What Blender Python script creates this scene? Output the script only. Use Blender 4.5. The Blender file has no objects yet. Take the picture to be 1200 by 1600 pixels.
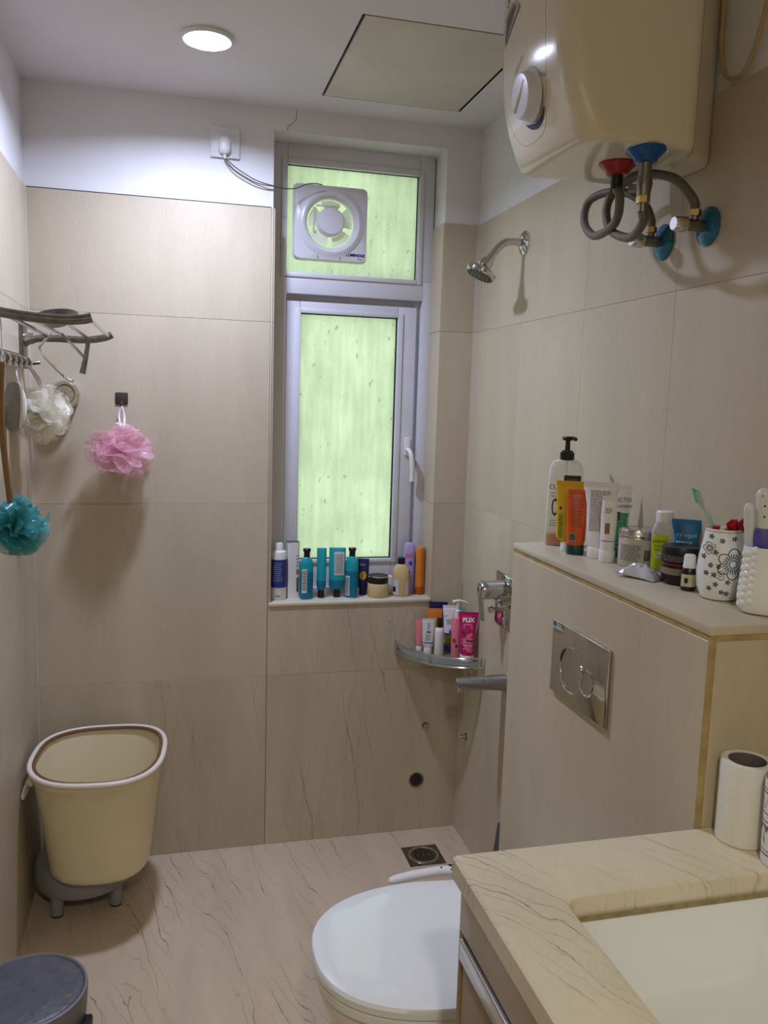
import bpy, bmesh, math, random
from mathutils import Vector, Matrix
random.seed(7)
sc = bpy.context.scene
COL = sc.collection

# ------------------------------------------------------------------ camera, world, exposure
cam_d = bpy.data.cameras.new('camera'); cam = bpy.data.objects.new('camera', cam_d); COL.objects.link(cam)
cam_d.sensor_fit = 'AUTO'; cam_d.sensor_width = 36.0; cam_d.lens = 1309.13 * 36 / 1600; cam_d.clip_start = 0.01
FW = Vector((0.24717655, 0.96018737, -0.13016898)); RT = Vector((0.96896442, -0.24540889, 0.02970567)); UP = Vector((0.00342161, 0.13347166, 0.99104672))
m = Matrix((RT, UP, -FW)).transposed().to_4x4(); m.translation = (0, 0, 1.515)
cam.matrix_world = m
sc.camera = cam
sc.view_settings.view_transform = 'Standard'; sc.view_settings.look = 'None'; sc.view_settings.gamma = 1.0
sc.view_settings.use_curve_mapping = False
sc.view_settings.exposure = 0.28
w = bpy.data.worlds.new('daylight'); sc.world = w; w.use_nodes = True
bg = w.node_tree.nodes['Background']; bg.inputs[0].default_value = (0.82, 1.0, 0.70, 1); bg.inputs[1].default_value = 1.15
LAMP_POWER = 13.0           # watts of the ceiling downlight
LAMP_COL = (0.64, 0.71, 1.0)
LAMP2_POWER, LAMP2_COL = 11.8, (1.0, .97, .86)   # warmer downlight behind the camera

# ------------------------------------------------------------------ dimensions (metres)
XL, XR, D, H = -0.403, 0.989, 2.707, 2.40
YN = -0.95                          # wall behind the camera
ZT = 2.102                          # top of the tiles
NX0, NX1, NZ0, NZ1 = 0.314, 0.876, 0.838, 2.334   # window niche
WY = D + 0.12                       # window frame face
XB, YB, YBF, ZB = 0.787, 1.0625, 1.816, 1.195     # cistern ledge
XC, ZC = 0.390, 0.874               # vanity counter front edge, top

# ------------------------------------------------------------------ materials
def lin(c):
    return tuple((v / 12.92 if v <= 0.04045 else ((v + 0.055) / 1.055) ** 2.4) for v in c)
def hx(r, g, b): return lin((r / 255, g / 255, b / 255))
MATS = {}
def mat(name, col, rough=0.5, metal=0.0, noise=0.0, nscale=20, bump=0.0, bscale=60, trans=0.0, alpha=1.0, ior=1.45, sss=0.0, emit=None, coat=0.0):
    if name in MATS: return MATS[name]
    m = bpy.data.materials.new(name); m.use_nodes = True; MATS[name] = m
    nt = m.node_tree; b = nt.nodes['Principled BSDF']
    b.inputs['Base Color'].default_value = (*col, 1); b.inputs['Roughness'].default_value = rough; b.inputs['Metallic'].default_value = metal
    b.inputs['IOR'].default_value = ior; b.inputs['Transmission Weight'].default_value = trans; b.inputs['Alpha'].default_value = alpha
    b.inputs['Coat Weight'].default_value = coat
    if emit:
        b.inputs['Emission Color'].default_value = (*emit[0], 1); b.inputs['Emission Strength'].default_value = emit[1]
    tc = nt.nodes.new('ShaderNodeTexCoord')
    if noise:
        n = nt.nodes.new('ShaderNodeTexNoise'); n.inputs['Scale'].default_value = nscale; n.inputs['Detail'].default_value = 5
        nt.links.new(tc.outputs['Object'], n.inputs['Vector'])
        r = nt.nodes.new('ShaderNodeMapRange'); r.inputs['From Min'].default_value = .3; r.inputs['From Max'].default_value = .7
        r.inputs['To Min'].default_value = 1 - noise; r.inputs['To Max'].default_value = 1 + noise * .6
        nt.links.new(n.outputs['Fac'], r.inputs['Value'])
        mx = nt.nodes.new('ShaderNodeVectorMath'); mx.operation = 'SCALE'; mx.inputs[0].default_value = col
        nt.links.new(r.outputs['Result'], mx.inputs['Scale']); nt.links.new(mx.outputs['Vector'], b.inputs['Base Color'])
    if bump:
        n2 = nt.nodes.new('ShaderNodeTexNoise'); n2.inputs['Scale'].default_value = bscale; n2.inputs['Detail'].default_value = 4
        nt.links.new(tc.outputs['Object'], n2.inputs['Vector'])
        bp = nt.nodes.new('ShaderNodeBump'); bp.inputs['Strength'].default_value = bump; bp.inputs['Distance'].default_value = .002
        nt.links.new(n2.outputs['Fac'], bp.inputs['Height']); nt.links.new(bp.outputs['Normal'], b.inputs['Normal'])
    return m

def stone(name, base, vein, stretch, vein_amt=0.6, vscale=3.0, rough=0.3, cloud=0.10, vthin=0.0012, bump=0.15, vdir=(1, 1, .12), vfreq=7.0):
    """polished beige marble with wandering brown veins; stretch = per-axis scale of the vein field"""
    m = bpy.data.materials.new(name); m.use_nodes = True; MATS[name] = m
    nt = m.node_tree; L = nt.links.new; b = nt.nodes['Principled BSDF']; b.inputs['Roughness'].default_value = rough
    geo = nt.nodes.new('ShaderNodeNewGeometry')
    oi = nt.nodes.new('ShaderNodeObjectInfo')
    offs = nt.nodes.new('ShaderNodeVectorMath'); offs.operation = 'SCALE'; offs.inputs[0].default_value = (7.3, 5.1, 9.7)
    L(oi.outputs['Random'], offs.inputs['Scale'])
    mp = nt.nodes.new('ShaderNodeVectorMath'); mp.operation = 'MULTIPLY'; mp.inputs[1].default_value = stretch
    L(geo.outputs['Position'], mp.inputs[0])
    ad = nt.nodes.new('ShaderNodeVectorMath'); ad.operation = 'ADD'; L(mp.outputs[0], ad.inputs[0]); L(offs.outputs[0], ad.inputs[1])
    def noise(scale, detail, dist=0.0, rough_=.55, vec=ad):
        n = nt.nodes.new('ShaderNodeTexNoise'); n.inputs['Scale'].default_value = scale; n.inputs['Detail'].default_value = detail
        n.inputs['Distortion'].default_value = dist; n.inputs['Roughness'].default_value = rough_
        L(vec.outputs[0], n.inputs['Vector']); return n
    def math_(op, a, bv=None):
        n = nt.nodes.new('ShaderNodeMath'); n.operation = op
        for i, v in enumerate((a, bv)):
            if v is None: continue
            if isinstance(v, (int, float)): n.inputs[i].default_value = v
            else: L(v, n.inputs[i])
        return n.outputs[0]
    def veins(d, freq, thin, amp, jag):
        dt = nt.nodes.new('ShaderNodeVectorMath'); dt.operation = 'DOT_PRODUCT'; dt.inputs[1].default_value = d; L(geo.outputs['Position'], dt.inputs[0])
        t = math_('MULTIPLY', dt.outputs['Value'], freq)
        t = math_('ADD', t, math_('MULTIPLY', noise(vscale * .55, 2, 0).outputs['Fac'], amp))
        t = math_('ADD', t, math_('MULTIPLY', noise(vscale * 4.0, 3, 0).outputs['Fac'], jag))
        t = math_('ADD', t, math_('MULTIPLY', oi.outputs['Random'], 3.7))
        a = math_('ABSOLUTE', math_('SUBTRACT', math_('FRACT', t), .5))
        r = nt.nodes.new('ShaderNodeMapRange'); r.inputs['From Min'].default_value = 0; r.inputs['From Max'].default_value = thin * freq
        r.inputs['To Min'].default_value = 1; r.inputs['To Max'].default_value = 0; L(a, r.inputs['Value']); return r.outputs['Result']
    mask = nt.nodes.new('ShaderNodeMapRange'); mask.inputs['From Min'].default_value = .42; mask.inputs['From Max'].default_value = .66
    L(noise(vscale * .9, 2).outputs['Fac'], mask.inputs['Value'])
    v = math_('MULTIPLY', math_('ADD', veins(vdir, vfreq, vthin, 2.6, .50), math_('MULTIPLY', veins((vdir[0] * .93 - .1, vdir[1] * .9 + .12, vdir[2] * -1.2), vfreq * 1.9, vthin * .8, 3.4, .8), .6)), mask.outputs['Result'])
    v = math_('MINIMUM', math_('MULTIPLY', v, vein_amt), 1.0)
    cl = nt.nodes.new('ShaderNodeMapRange'); cl.inputs['From Min'].default_value = .3; cl.inputs['From Max'].default_value = .7
    cl.inputs['To Min'].default_value = 1 - cloud; cl.inputs['To Max'].default_value = 1 + cloud
    L(noise(vscale * .7, 5, .3, .62).outputs['Fac'], cl.inputs['Value'])
    rv = nt.nodes.new('ShaderNodeMapRange'); rv.inputs['To Min'].default_value = .96; rv.inputs['To Max'].default_value = 1.04
    L(oi.outputs['Random'], rv.inputs['Value'])
    sp = noise(170, 2, 0, .6, geo.outputs and mp)   # fine grain
    spr = nt.nodes.new('ShaderNodeMapRange'); spr.inputs['To Min'].default_value = .93; spr.inputs['To Max'].default_value = 1.07
    L(sp.outputs['Fac'], spr.inputs['Value'])
    k = math_('MULTIPLY', math_('MULTIPLY', cl.outputs['Result'], rv.outputs['Result']), spr.outputs['Result'])
    s = nt.nodes.new('ShaderNodeVectorMath'); s.operation = 'SCALE'; s.inputs[0].default_value = base; L(k, s.inputs['Scale'])
    mx = nt.nodes.new('ShaderNodeMix'); mx.data_type = 'RGBA'; L(v, mx.inputs['Factor']); L(s.outputs[0], mx.inputs[6]); mx.inputs[7].default_value = (*vein, 1)
    L(mx.outputs[2], b.inputs['Base Color'])
    rr = nt.nodes.new('ShaderNodeMapRange'); rr.inputs['To Min'].default_value = rough - .06; rr.inputs['To Max'].default_value = rough + .16
    L(noise(9, 4).outputs['Fac'], rr.inputs['Value']); L(rr.outputs['Result'], b.inputs['Roughness'])
    bp = nt.nodes.new('ShaderNodeBump'); bp.inputs['Strength'].default_value = bump; bp.inputs['Distance'].default_value = .001
    L(sp.outputs['Fac'], bp.inputs['Height']); L(bp.outputs['Normal'], b.inputs['Normal'])
    return m

TILE = hx(193, 180, 156)
M_tile = stone('marble_tile', TILE, hx(110, 88, 62), (1, 1, .22), .20, 6, .36, .09, .0011)
M_tileb = stone('marble_tile_veined', TILE, hx(92, 70, 44), (1, 1, .22), .85, 6.0, .36, .17, .0018, vfreq=13.0)
M_floor = stone('marble_floor', hx(200, 180, 154), hx(84, 60, 42), (2.0, .5, 1), .9, 5.0, .30, .11, .0019, vdir=(1, .22, 0), vfreq=14.0)
M_counter = stone('marble_counter', hx(218, 207, 178), hx(84, 64, 46), (1.8, .8, 1), .95, 6.0, .25, .07, .0013, vdir=(1, .52, 0), vfreq=22.0)
M_sill = stone('marble_sill', hx(206, 196, 178), hx(120, 100, 76), (1.3, .8, 1), .4, 6, .3, .08, .0012, vdir=(1, .4, 0))
M_plaster = mat('painted_plaster', hx(226, 224, 224), .7, noise=.04, nscale=6, bump=.15, bscale=90)
M_ceil = mat('ceiling_paint', hx(224, 222, 224), .8, noise=.03, nscale=5, bump=.1, bscale=70)
M_grout = mat('grout', hx(120, 108, 88), .9)
M_dgrout = mat('yellowed_grout', hx(176, 152, 100), .8, noise=.25, nscale=40)
M_gap = mat('dark_gap', hx(25, 22, 18), .9)
M_chrome = mat('chrome', (.62, .62, .63), .16, 1.0, noise=.05, nscale=30)
M_chrome2 = mat('polished_chrome', (.60, .59, .57), .07, 1.0)
M_spot = mat('water_spotted_chrome', (.42, .42, .43), .34, 1.0, noise=.35, nscale=220, bump=.4, bscale=260)
M_steel = mat('aged_steel', (.24, .23, .21), .3, 1.0, noise=.25, nscale=60)
M_braid = mat('steel_braid', (.17, .15, .12), .5, .5, noise=.4, nscale=500, bump=.6, bscale=700)
M_brass = mat('brass_nut', (.46, .31, .13), .38, 1.0)
M_upvc = mat('white_upvc', hx(214, 214, 220), .35, noise=.03, nscale=12)
M_abs = mat('white_abs_plastic', hx(222, 221, 226), .3)
M_gasket = mat('black_gasket', hx(24, 24, 24), .7)
M_ceram = mat('white_ceramic', hx(235, 237, 234), .08, coat=.3)
M_cream = mat('cream_plastic', hx(236, 224, 186), .42, noise=.05, nscale=7, bump=.1, bscale=40)
M_creamin = mat('cream_plastic_inside', hx(226, 214, 180), .45, noise=.04, nscale=6)
M_creamrim = mat('cream_rim', hx(232, 222, 205), .3)
M_brown = mat('brown_trim', hx(112, 80, 62), .45)
M_gray = mat('grey_plastic', hx(150, 148, 150), .5, noise=.05, nscale=10)
M_dgray = mat('dark_grey_plastic', hx(92, 93, 102), .38, noise=.2, nscale=45, bump=1.0, bscale=60)
M_mgray = mat('mid_grey_plastic', hx(122, 124, 126), .45)
M_black = mat('black_plastic', hx(22, 22, 24), .35)
M_heater = mat('heater_enamel', hx(222, 214, 192), .16, coat=.4)
M_blue = mat('blue_plastic', hx(20, 78, 150), .25)
M_red = mat('red_plastic', hx(150, 34, 24), .3)
M_bluewrap = mat('blue_film_flange', hx(58, 118, 150), .2, .35, noise=.2, nscale=80)
M_cord = mat('grey_cord', hx(88, 84, 78), .6)
M_print = mat('print_black', hx(30, 28, 28), .6)
M_printg = mat('print_grey', hx(110, 105, 100), .6)
M_white = mat('white_plastic', hx(228, 226, 224), .35)
M_laminate = mat('cabinet_laminate', hx(150, 124, 88), .4, noise=.06, nscale=14)
M_alu = mat('aluminium_profile', (.62, .60, .60), .25, 1.0)
M_wood = mat('wooden_handle', hx(138, 104, 62), .5, noise=.2, nscale=40)
M_cardboard = mat('cardboard_core', hx(108, 100, 96), .9)
M_paper = mat('tissue_paper', hx(228, 224, 212), .95, noise=.03, nscale=60, bump=.5, bscale=160)

def emitter(name, col, strength):
    m = bpy.data.materials.new(name); m.use_nodes = True; nt = m.node_tree; nt.nodes.clear()
    e = nt.nodes.new('ShaderNodeEmission'); e.inputs[0].default_value = (*col, 1); e.inputs[1].default_value = strength
    o = nt.nodes.new('ShaderNodeOutputMaterial'); nt.links.new(e.outputs[0], o.inputs[0]); return m
M_lamp = emitter('downlight_diffuser', LAMP_COL, 12.0)
M_lamp2 = emitter('downlight_diffuser_warm', LAMP2_COL, 8.0)

def net_mat(name, col, opacity=.55):
    m = bpy.data.materials.new(name); m.use_nodes = True; nt = m.node_tree; nt.nodes.clear(); L = nt.links.new
    d = nt.nodes.new('ShaderNodeBsdfDiffuse'); d.inputs[0].default_value = (*col, 1)
    t = nt.nodes.new('ShaderNodeBsdfTranslucent'); t.inputs[0].default_value = (*col, 1)
    g = nt.nodes.new('ShaderNodeBsdfGlossy'); g.inputs[0].default_value = (.8, .8, .8, 1); g.inputs['Roughness'].default_value = .3
    a = nt.nodes.new('ShaderNodeMixShader'); a.inputs[0].default_value = .4; L(d.outputs[0], a.inputs[1]); L(t.outputs[0], a.inputs[2])
    a2 = nt.nodes.new('ShaderNodeMixShader'); a2.inputs[0].default_value = .06; L(a.outputs[0], a2.inputs[1]); L(g.outputs[0], a2.inputs[2])
    tr = nt.nodes.new('ShaderNodeBsdfTransparent')
    tc = nt.nodes.new('ShaderNodeTexCoord'); n = nt.nodes.new('ShaderNodeTexNoise'); n.inputs['Scale'].default_value = 90; L(tc.outputs['Object'], n.inputs[0])
    r = nt.nodes.new('ShaderNodeMapRange'); r.inputs['From Min'].default_value = .3; r.inputs['From Max'].default_value = .7
    r.inputs['To Min'].default_value = opacity - .15; r.inputs['To Max'].default_value = opacity + .2; L(n.outputs['Fac'], r.inputs['Value'])
    b = nt.nodes.new('ShaderNodeMixShader'); L(r.outputs['Result'], b.inputs[0]); L(tr.outputs[0], b.inputs[1]); L(a2.outputs[0], b.inputs[2])
    o = nt.nodes.new('ShaderNodeOutputMaterial'); L(b.outputs[0], o.inputs[0]); return m
M_netp = net_mat('pink_netting', hx(248, 202, 214), .46)
M_netw = net_mat('cream_netting', hx(255, 252, 238), .50)
M_nett = net_mat('teal_netting', hx(84, 184, 188), .58)

def frosted():
    m = bpy.data.materials.new('frosted_glass'); m.use_nodes = True; nt = m.node_tree; nt.nodes.clear(); L = nt.links.new
    geo = nt.nodes.new('ShaderNodeNewGeometry')
    def noise(vec, sc_, det=4):
        mp = nt.nodes.new('ShaderNodeVectorMath'); mp.operation = 'MULTIPLY'; mp.inputs[1].default_value = vec; L(geo.outputs['Position'], mp.inputs[0])
        n = nt.nodes.new('ShaderNodeTexNoise'); n.inputs['Scale'].default_value = sc_; n.inputs['Detail'].default_value = det; L(mp.outputs[0], n.inputs['Vector']); return n.outputs['Fac']
    def rng(v, a, b, c, d):
        r = nt.nodes.new('ShaderNodeMapRange'); r.inputs[1].default_value = a; r.inputs[2].default_value = b; r.inputs[3].default_value = c; r.inputs[4].default_value = d; L(v, r.inputs[0]); return r.outputs[0]
    def mul(a, b):
        n = nt.nodes.new('ShaderNodeMath'); n.operation = 'MULTIPLY'; L(a, n.inputs[0]); L(b, n.inputs[1]); return n.outputs[0]
    streak = rng(noise((1, 1, .10), 60), .35, .65, .92, 1.03)
    drops = mul(rng(noise((1, 1, .45), 75, 2), .69, .75, 1.0, .62), rng(noise((1, 1, .7), 190, 2), .62, .72, 1.0, .84))
    cloud = rng(noise((1, 1, 1), 5), .35, .65, .93, 1.04)
    k = mul(mul(streak, drops), cloud)
    s = nt.nodes.new('ShaderNodeVectorMath'); s.operation = 'SCALE'; s.inputs[0].default_value = (.93, .97, .90); L(k, s.inputs['Scale'])
    t = nt.nodes.new('ShaderNodeBsdfTranslucent'); L(s.outputs[0], t.inputs[0])
    g = nt.nodes.new('ShaderNodeBsdfGlossy'); g.inputs['Roughness'].default_value = .25; g.inputs[0].default_value = (.9, .9, .9, 1)
    fr = nt.nodes.new('ShaderNodeFresnel'); fr.inputs[0].default_value = 1.2
    mx = nt.nodes.new('ShaderNodeMixShader'); L(fr.outputs[0], mx.inputs[0]); L(t.outputs[0], mx.inputs[1]); L(g.outputs[0], mx.inputs[2])
    o = nt.nodes.new('ShaderNodeOutputMaterial'); L(mx.outputs[0], o.inputs[0]); return m
M_frost = frosted()

def clearplastic(name, col, t=.85, rough=.08, edge=1.0):
    m = bpy.data.materials.new(name); m.use_nodes = True; nt = m.node_tree; nt.nodes.clear(); L = nt.links.new
    tr = nt.nodes.new('ShaderNodeBsdfTransparent'); tr.inputs[0].default_value = (*col, 1)
    p = nt.nodes.new('ShaderNodeBsdfPrincipled'); p.inputs['Base Color'].default_value = (*col, 1); p.inputs['Roughness'].default_value = rough
    lw = nt.nodes.new('ShaderNodeLayerWeight'); lw.inputs[0].default_value = .35
    r = nt.nodes.new('ShaderNodeMapRange'); r.inputs[3].default_value = 1 - t; r.inputs[4].default_value = edge; L(lw.outputs['Facing'], r.inputs[0])
    mx = nt.nodes.new('ShaderNodeMixShader'); L(r.outputs[0], mx.inputs[0]); L(tr.outputs[0], mx.inputs[1]); L(p.outputs[0], mx.inputs[2])
    o = nt.nodes.new('ShaderNodeOutputMaterial'); L(mx.outputs[0], o.inputs[0]); return m
M_glass = clearplastic('clear_shelf_glass', (.66, .72, .66), .90, .05, .30)
M_clear = clearplastic('clear_bottle_plastic', (.93, .93, .90), .88)
M_tealclear = clearplastic('teal_bottle_plastic', hx(0, 176, 178), .30, .15)
M_amber = clearplastic('amber_liquid', hx(206, 118, 34), .12)
M_smoke = clearplastic('translucent_louvre', hx(236, 236, 222), .28, .2)

# ------------------------------------------------------------------ object helpers
def thing(name, label, cat, loc=(0, 0, 0), rz=0.0, group=None, rot=None):
    o = bpy.data.objects.new(name, None); COL.objects.link(o); o.empty_display_size = .05
    o.location = loc; o.rotation_euler = rot if rot else (0, 0, rz)
    o['label'] = label; o['category'] = cat
    if group: o['group'] = group
    return o
def mesh_from(bm, name, sharp=35):
    bmesh.ops.remove_doubles(bm, verts=bm.verts, dist=1e-6)
    bmesh.ops.recalc_face_normals(bm, faces=bm.faces)
    me = bpy.data.meshes.new(name); bm.to_mesh(me); bm.free()
    if sharp is not None and len(me.polygons):
        me.polygons.foreach_set('use_smooth', [True] * len(me.polygons)); me.set_sharp_from_angle(angle=math.radians(sharp))
    return me
def part(name, bm, material, parent=None, world=False, label=None, sharp=35, kind=None):
    """one mesh object; world=True means bm is in world coordinates and the parent is an unrotated thing"""
    if world and parent is not None:
        off = Vector((0, 0, 0)); p = parent
        while p is not None: off += p.location; p = p.parent
        bmesh.ops.translate(bm, verts=bm.verts, vec=-off)
    me = mesh_from(bm, name, sharp)
    o = bpy.data.objects.new(name, me); COL.objects.link(o); me.materials.append(material)
    if parent is not None: o.parent = parent
    if label: o['label'] = label
    if kind: o['kind'] = kind
    return o
def struct(name, bm, material, sharp=35, label=None):
    o = part(name, bm, material, None, sharp=sharp); o['kind'] = 'structure'
    if label: o['label'] = label
    return o
def B(): return bmesh.new()

def box(bm, x0, x1, y0, y1, z0, z1, bev=0.0, seg=2):
    r = bmesh.ops.create_cube(bm, size=1.0); vs = r['verts']
    for v in vs:
        v.co = Vector((x0 + (v.co.x + .5) * (x1 - x0), y0 + (v.co.y + .5) * (y1 - y0), z0 + (v.co.z + .5) * (z1 - z0)))
    if bev > 0:
        es = list({e for v in vs for e in v.link_edges})
        bmesh.ops.bevel(bm, geom=es, offset=bev, segments=seg, affect='EDGES', profile=.5)
    return bm
def rings(bm, rs, cap0=True, cap1=True, closed=True):
    """skin a list of equally long vertex loops"""
    V = [[bm.verts.new(p) for p in r] for r in rs]; n = len(V[0])
    for a, b in zip(V[:-1], V[1:]):
        for i in range(n if closed else n - 1):
            j = (i + 1) % n
            try: bm.faces.new((a[i], a[j], b[j], b[i]))
            except ValueError: pass
    if cap0 and closed: bm.faces.new(V[0][::-1])
    if cap1 and closed: bm.faces.new(V[-1])
    return bm
def frame_of(d):
    d = d.normalized(); a = Vector((0, 0, 1)) if abs(d.z) < .9 else Vector((1, 0, 0))
    u = d.cross(a).normalized(); v = d.cross(u).normalized(); return u, v
def cyl(bm, p0, p1, r0, r1=None, n=24, cap=True):
    p0, p1 = Vector(p0), Vector(p1); r1 = r0 if r1 is None else r1; u, v = frame_of(p1 - p0)
    R = [[c + (u * math.cos(2 * math.pi * i / n) + v * math.sin(2 * math.pi * i / n)) * r for i in range(n)] for c, r in ((p0, r0), (p1, r1))]
    return rings(bm, R, cap, cap)
def lathe(bm, prof, p0, axis=(0, 0, 1), n=32, cap0=True, cap1=True):
    """prof = [(distance along axis, radius)]"""
    p0 = Vector(p0); a = Vector(axis).normalized(); u, v = frame_of(a)
    R = [[p0 + a * t + (u * math.cos(2 * math.pi * i / n) + v * math.sin(2 * math.pi * i / n)) * max(r, 1e-5) for i in range(n)] for t, r in prof]
    return rings(bm, R, cap0, cap1)
def smooth_path(pts, k=6, closed=False):
    P = [Vector(p) for p in pts]; out = []; n = len(P)
    rng_ = range(n) if closed else range(n - 1)
    for i in rng_:
        if closed: a, b, c, d = P[(i - 1) % n], P[i], P[(i + 1) % n], P[(i + 2) % n]
        else: a, b, c, d = P[max(i - 1, 0)], P[i], P[i + 1], P[min(i + 2, n - 1)]
        for j in range(k):
            t = j / k
            out.append(.5 * ((2 * b) + (c - a) * t + (2 * a - 5 * b + 4 * c - d) * t * t + (3 * b - a - 3 * c + d) * t ** 3))
    if not closed: out.append(P[-1])
    return out
def tube(bm, pts, r, n=10, k=6, closed=False, smooth=True, cap=True):
    P = smooth_path(pts, k, closed) if smooth else [Vector(p) for p in pts]
    m_ = len(P); rr = r if callable(r) else (lambda t: r)
    u = None; R = []
    for i, p in enumerate(P):
        if closed: d = P[(i + 1) % m_] - P[(i - 1) % m_]
        else: d = P[min(i + 1, m_ - 1)] - P[max(i - 1, 0)]
        d.normalize()
        if u is None: u, _ = frame_of(d)
        u = (u - d * u.dot(d)).normalized(); v = d.cross(u)
        ra = rr(i / (m_ - 1))
        R.append([p + (u * math.cos(2 * math.pi * q / n) + v * math.sin(2 * math.pi * q / n)) * ra for q in range(n)])
    if closed: R.append(R[0])
    return rings(bm, R, cap and not closed, cap and not closed)
def sup(rx, ry, e, n, cx=0, cy=0, z=0, rot=0):
    """superellipse loop"""
    out = []
    for i in range(n):
        t = 2 * math.pi * i / n; c, s = math.cos(t), math.sin(t)
        x = rx * math.copysign(abs(c) ** (2 / e), c); y = ry * math.copysign(abs(s) ** (2 / e), s)
        if rot: x, y = x * math.cos(rot) - y * math.sin(rot), x * math.sin(rot) + y * math.cos(rot)
        out.append(Vector((cx + x, cy + y, z)))
    return out

class Form:
    """lofted container standing on z=0, front towards local -Y; sections = [(z, rx, ry, exponent)]"""
    def __init__(s, sections, n=36): s.S = sections; s.n = n
    def add(s, bm, cap0=True, cap1=True): return rings(bm, [sup(rx, ry, e, s.n, z=z) for z, rx, ry, e in s.S], cap0, cap1)
    def mesh(s): return s.add(B())
    def at(s, z):
        S = s.S
        if z <= S[0][0]: return S[0]
        for a, b in zip(S[:-1], S[1:]):
            if a[0] <= z <= b[0]:
                t = (z - a[0]) / max(b[0] - a[0], 1e-9); return tuple(p + (q - p) * t for p, q in zip(a, b))
        return S[-1]
    def front(s, u, z, eps=.0006):
        _, rx, ry, e = s.at(z); k = min(abs(u) / rx, .999)
        return Vector((u, -ry * (1 - k ** e) ** (1 / e) - eps, z))
def patch(form, u0, u1, z0, z1, nu=10, nz=6, eps=.0006, taper=None):
    bm = B(); G = []
    for j in range(nz + 1):
        z = z0 + (z1 - z0) * j / nz; t = taper(j / nz) if taper else 1
        G.append([bm.verts.new(form.front((u0 + (u1 - u0) * i / nu) * t, z, eps)) for i in range(nu + 1)])
    for a, b in zip(G[:-1], G[1:]):
        for i in range(nu): bm.faces.new((a[i], a[i + 1], b[i + 1], b[i]))
    return bm
def disc_patch(form, cu, cz, ru, rz, n=14, eps=.0009, bm=None, petals=0):
    bm = bm or B(); c = bm.verts.new(form.front(cu, cz, eps)); vs = []
    for i in range(n):
        t = 2 * math.pi * i / n; k = 1 if not petals else .62 + .38 * abs(math.cos(t * petals / 2))
        vs.append(bm.verts.new(form.front(cu + ru * k * math.cos(t), cz + rz * k * math.sin(t), eps)))
    for i in range(n): bm.faces.new((c, vs[i], vs[(i + 1) % n]))
    return bm
def lines_print(form, u0, u1, z0, z1, count, h, eps=.0009, seed=1, ragged=.3, words=True):
    """rows of fine print as short thin bars following the surface"""
    rnd = random.Random(seed); bm = B()
    for r in range(count):
        z = z1 - (z1 - z0) * (r + .5) / count; end = u1 - (u1 - u0) * ragged * rnd.random(); u = u0
        while u < end:
            wd = min((u1 - u0) * rnd.uniform(.07, .2) if words else end - u, end - u)
            a = [bm.verts.new(form.front(u, z - h / 2, eps)), bm.verts.new(form.front(u + wd, z - h / 2, eps)), bm.verts.new(form.front(u + wd, z + h / 2, eps)), bm.verts.new(form.front(u, z + h / 2, eps))]
            bm.faces.new(a); u += wd + (u1 - u0) * .03
    return bm
def bars_print(form, u0, u1, z0, z1, count, eps=.0012, seed=2):
    rnd = random.Random(seed); bm = B(); u = u0; st = (u1 - u0) / count
    for i in range(count):
        wd = st * rnd.uniform(.3, .75)
        bm.faces.new([bm.verts.new(form.front(*p, eps)) for p in ((u, z0), (u + wd, z0), (u + wd, z1), (u, z1))]); u += st
    return bm
def text_bm(txt, size, align='CENTER', shear=0.0, spacing=1.0, bold=0.0):
    cu = bpy.data.curves.new('lettering', 'FONT'); cu.body = txt; cu.size = size; cu.align_x = align; cu.align_y = 'CENTER'; cu.resolution_u = 2
    cu.shear = shear; cu.offset = bold * size; cu.space_character = spacing
    ob = bpy.data.objects.new('lettering_tmp', cu); COL.objects.link(ob)
    dg = bpy.context.evaluated_depsgraph_get(); me = bpy.data.meshes.new_from_object(ob.evaluated_get(dg))
    bm = B(); bm.from_mesh(me); bpy.data.objects.remove(ob); bpy.data.curves.remove(cu); bpy.data.meshes.remove(me)
    return bm
def text_on(form, txt, size, cu, cz, eps=.0012, sx=1.0, rot90=False, **kw):
    bm = text_bm(txt, size, **kw)
    for v in bm.verts:
        x, y = v.co.x * sx, v.co.y
        if rot90: x, y = -y, x
        v.co = form.front(cu + x, cz + y, eps)
    return bm
def text_plane(txt, size, origin, ux, uy, **kw):
    bm = text_bm(txt, size, **kw); o, a, b = Vector(origin), Vector(ux), Vector(uy)
    for v in bm.verts: v.co = o + a * v.co.x + b * v.co.y
    return bm
def face_cam(x, y, extra=0.0): return math.atan2(-x, y) + extra
FLAT = None

# ================================================================== THE SETTING
def grid_wall(bm, cells, axis, at0, at1):
    for (a0, a1, z0, z1) in cells:
        if axis == 'y': box(bm, a0, a1, at0, at1, z0, z1)
        else: box(bm, at0, at1, a0, a1, z0, z1)
T = .012
# floor
floor = struct('floor', box(B(), XL - .3, XR + .3, YN - .2, D + .3, -.1, 0), M_floor)
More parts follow.
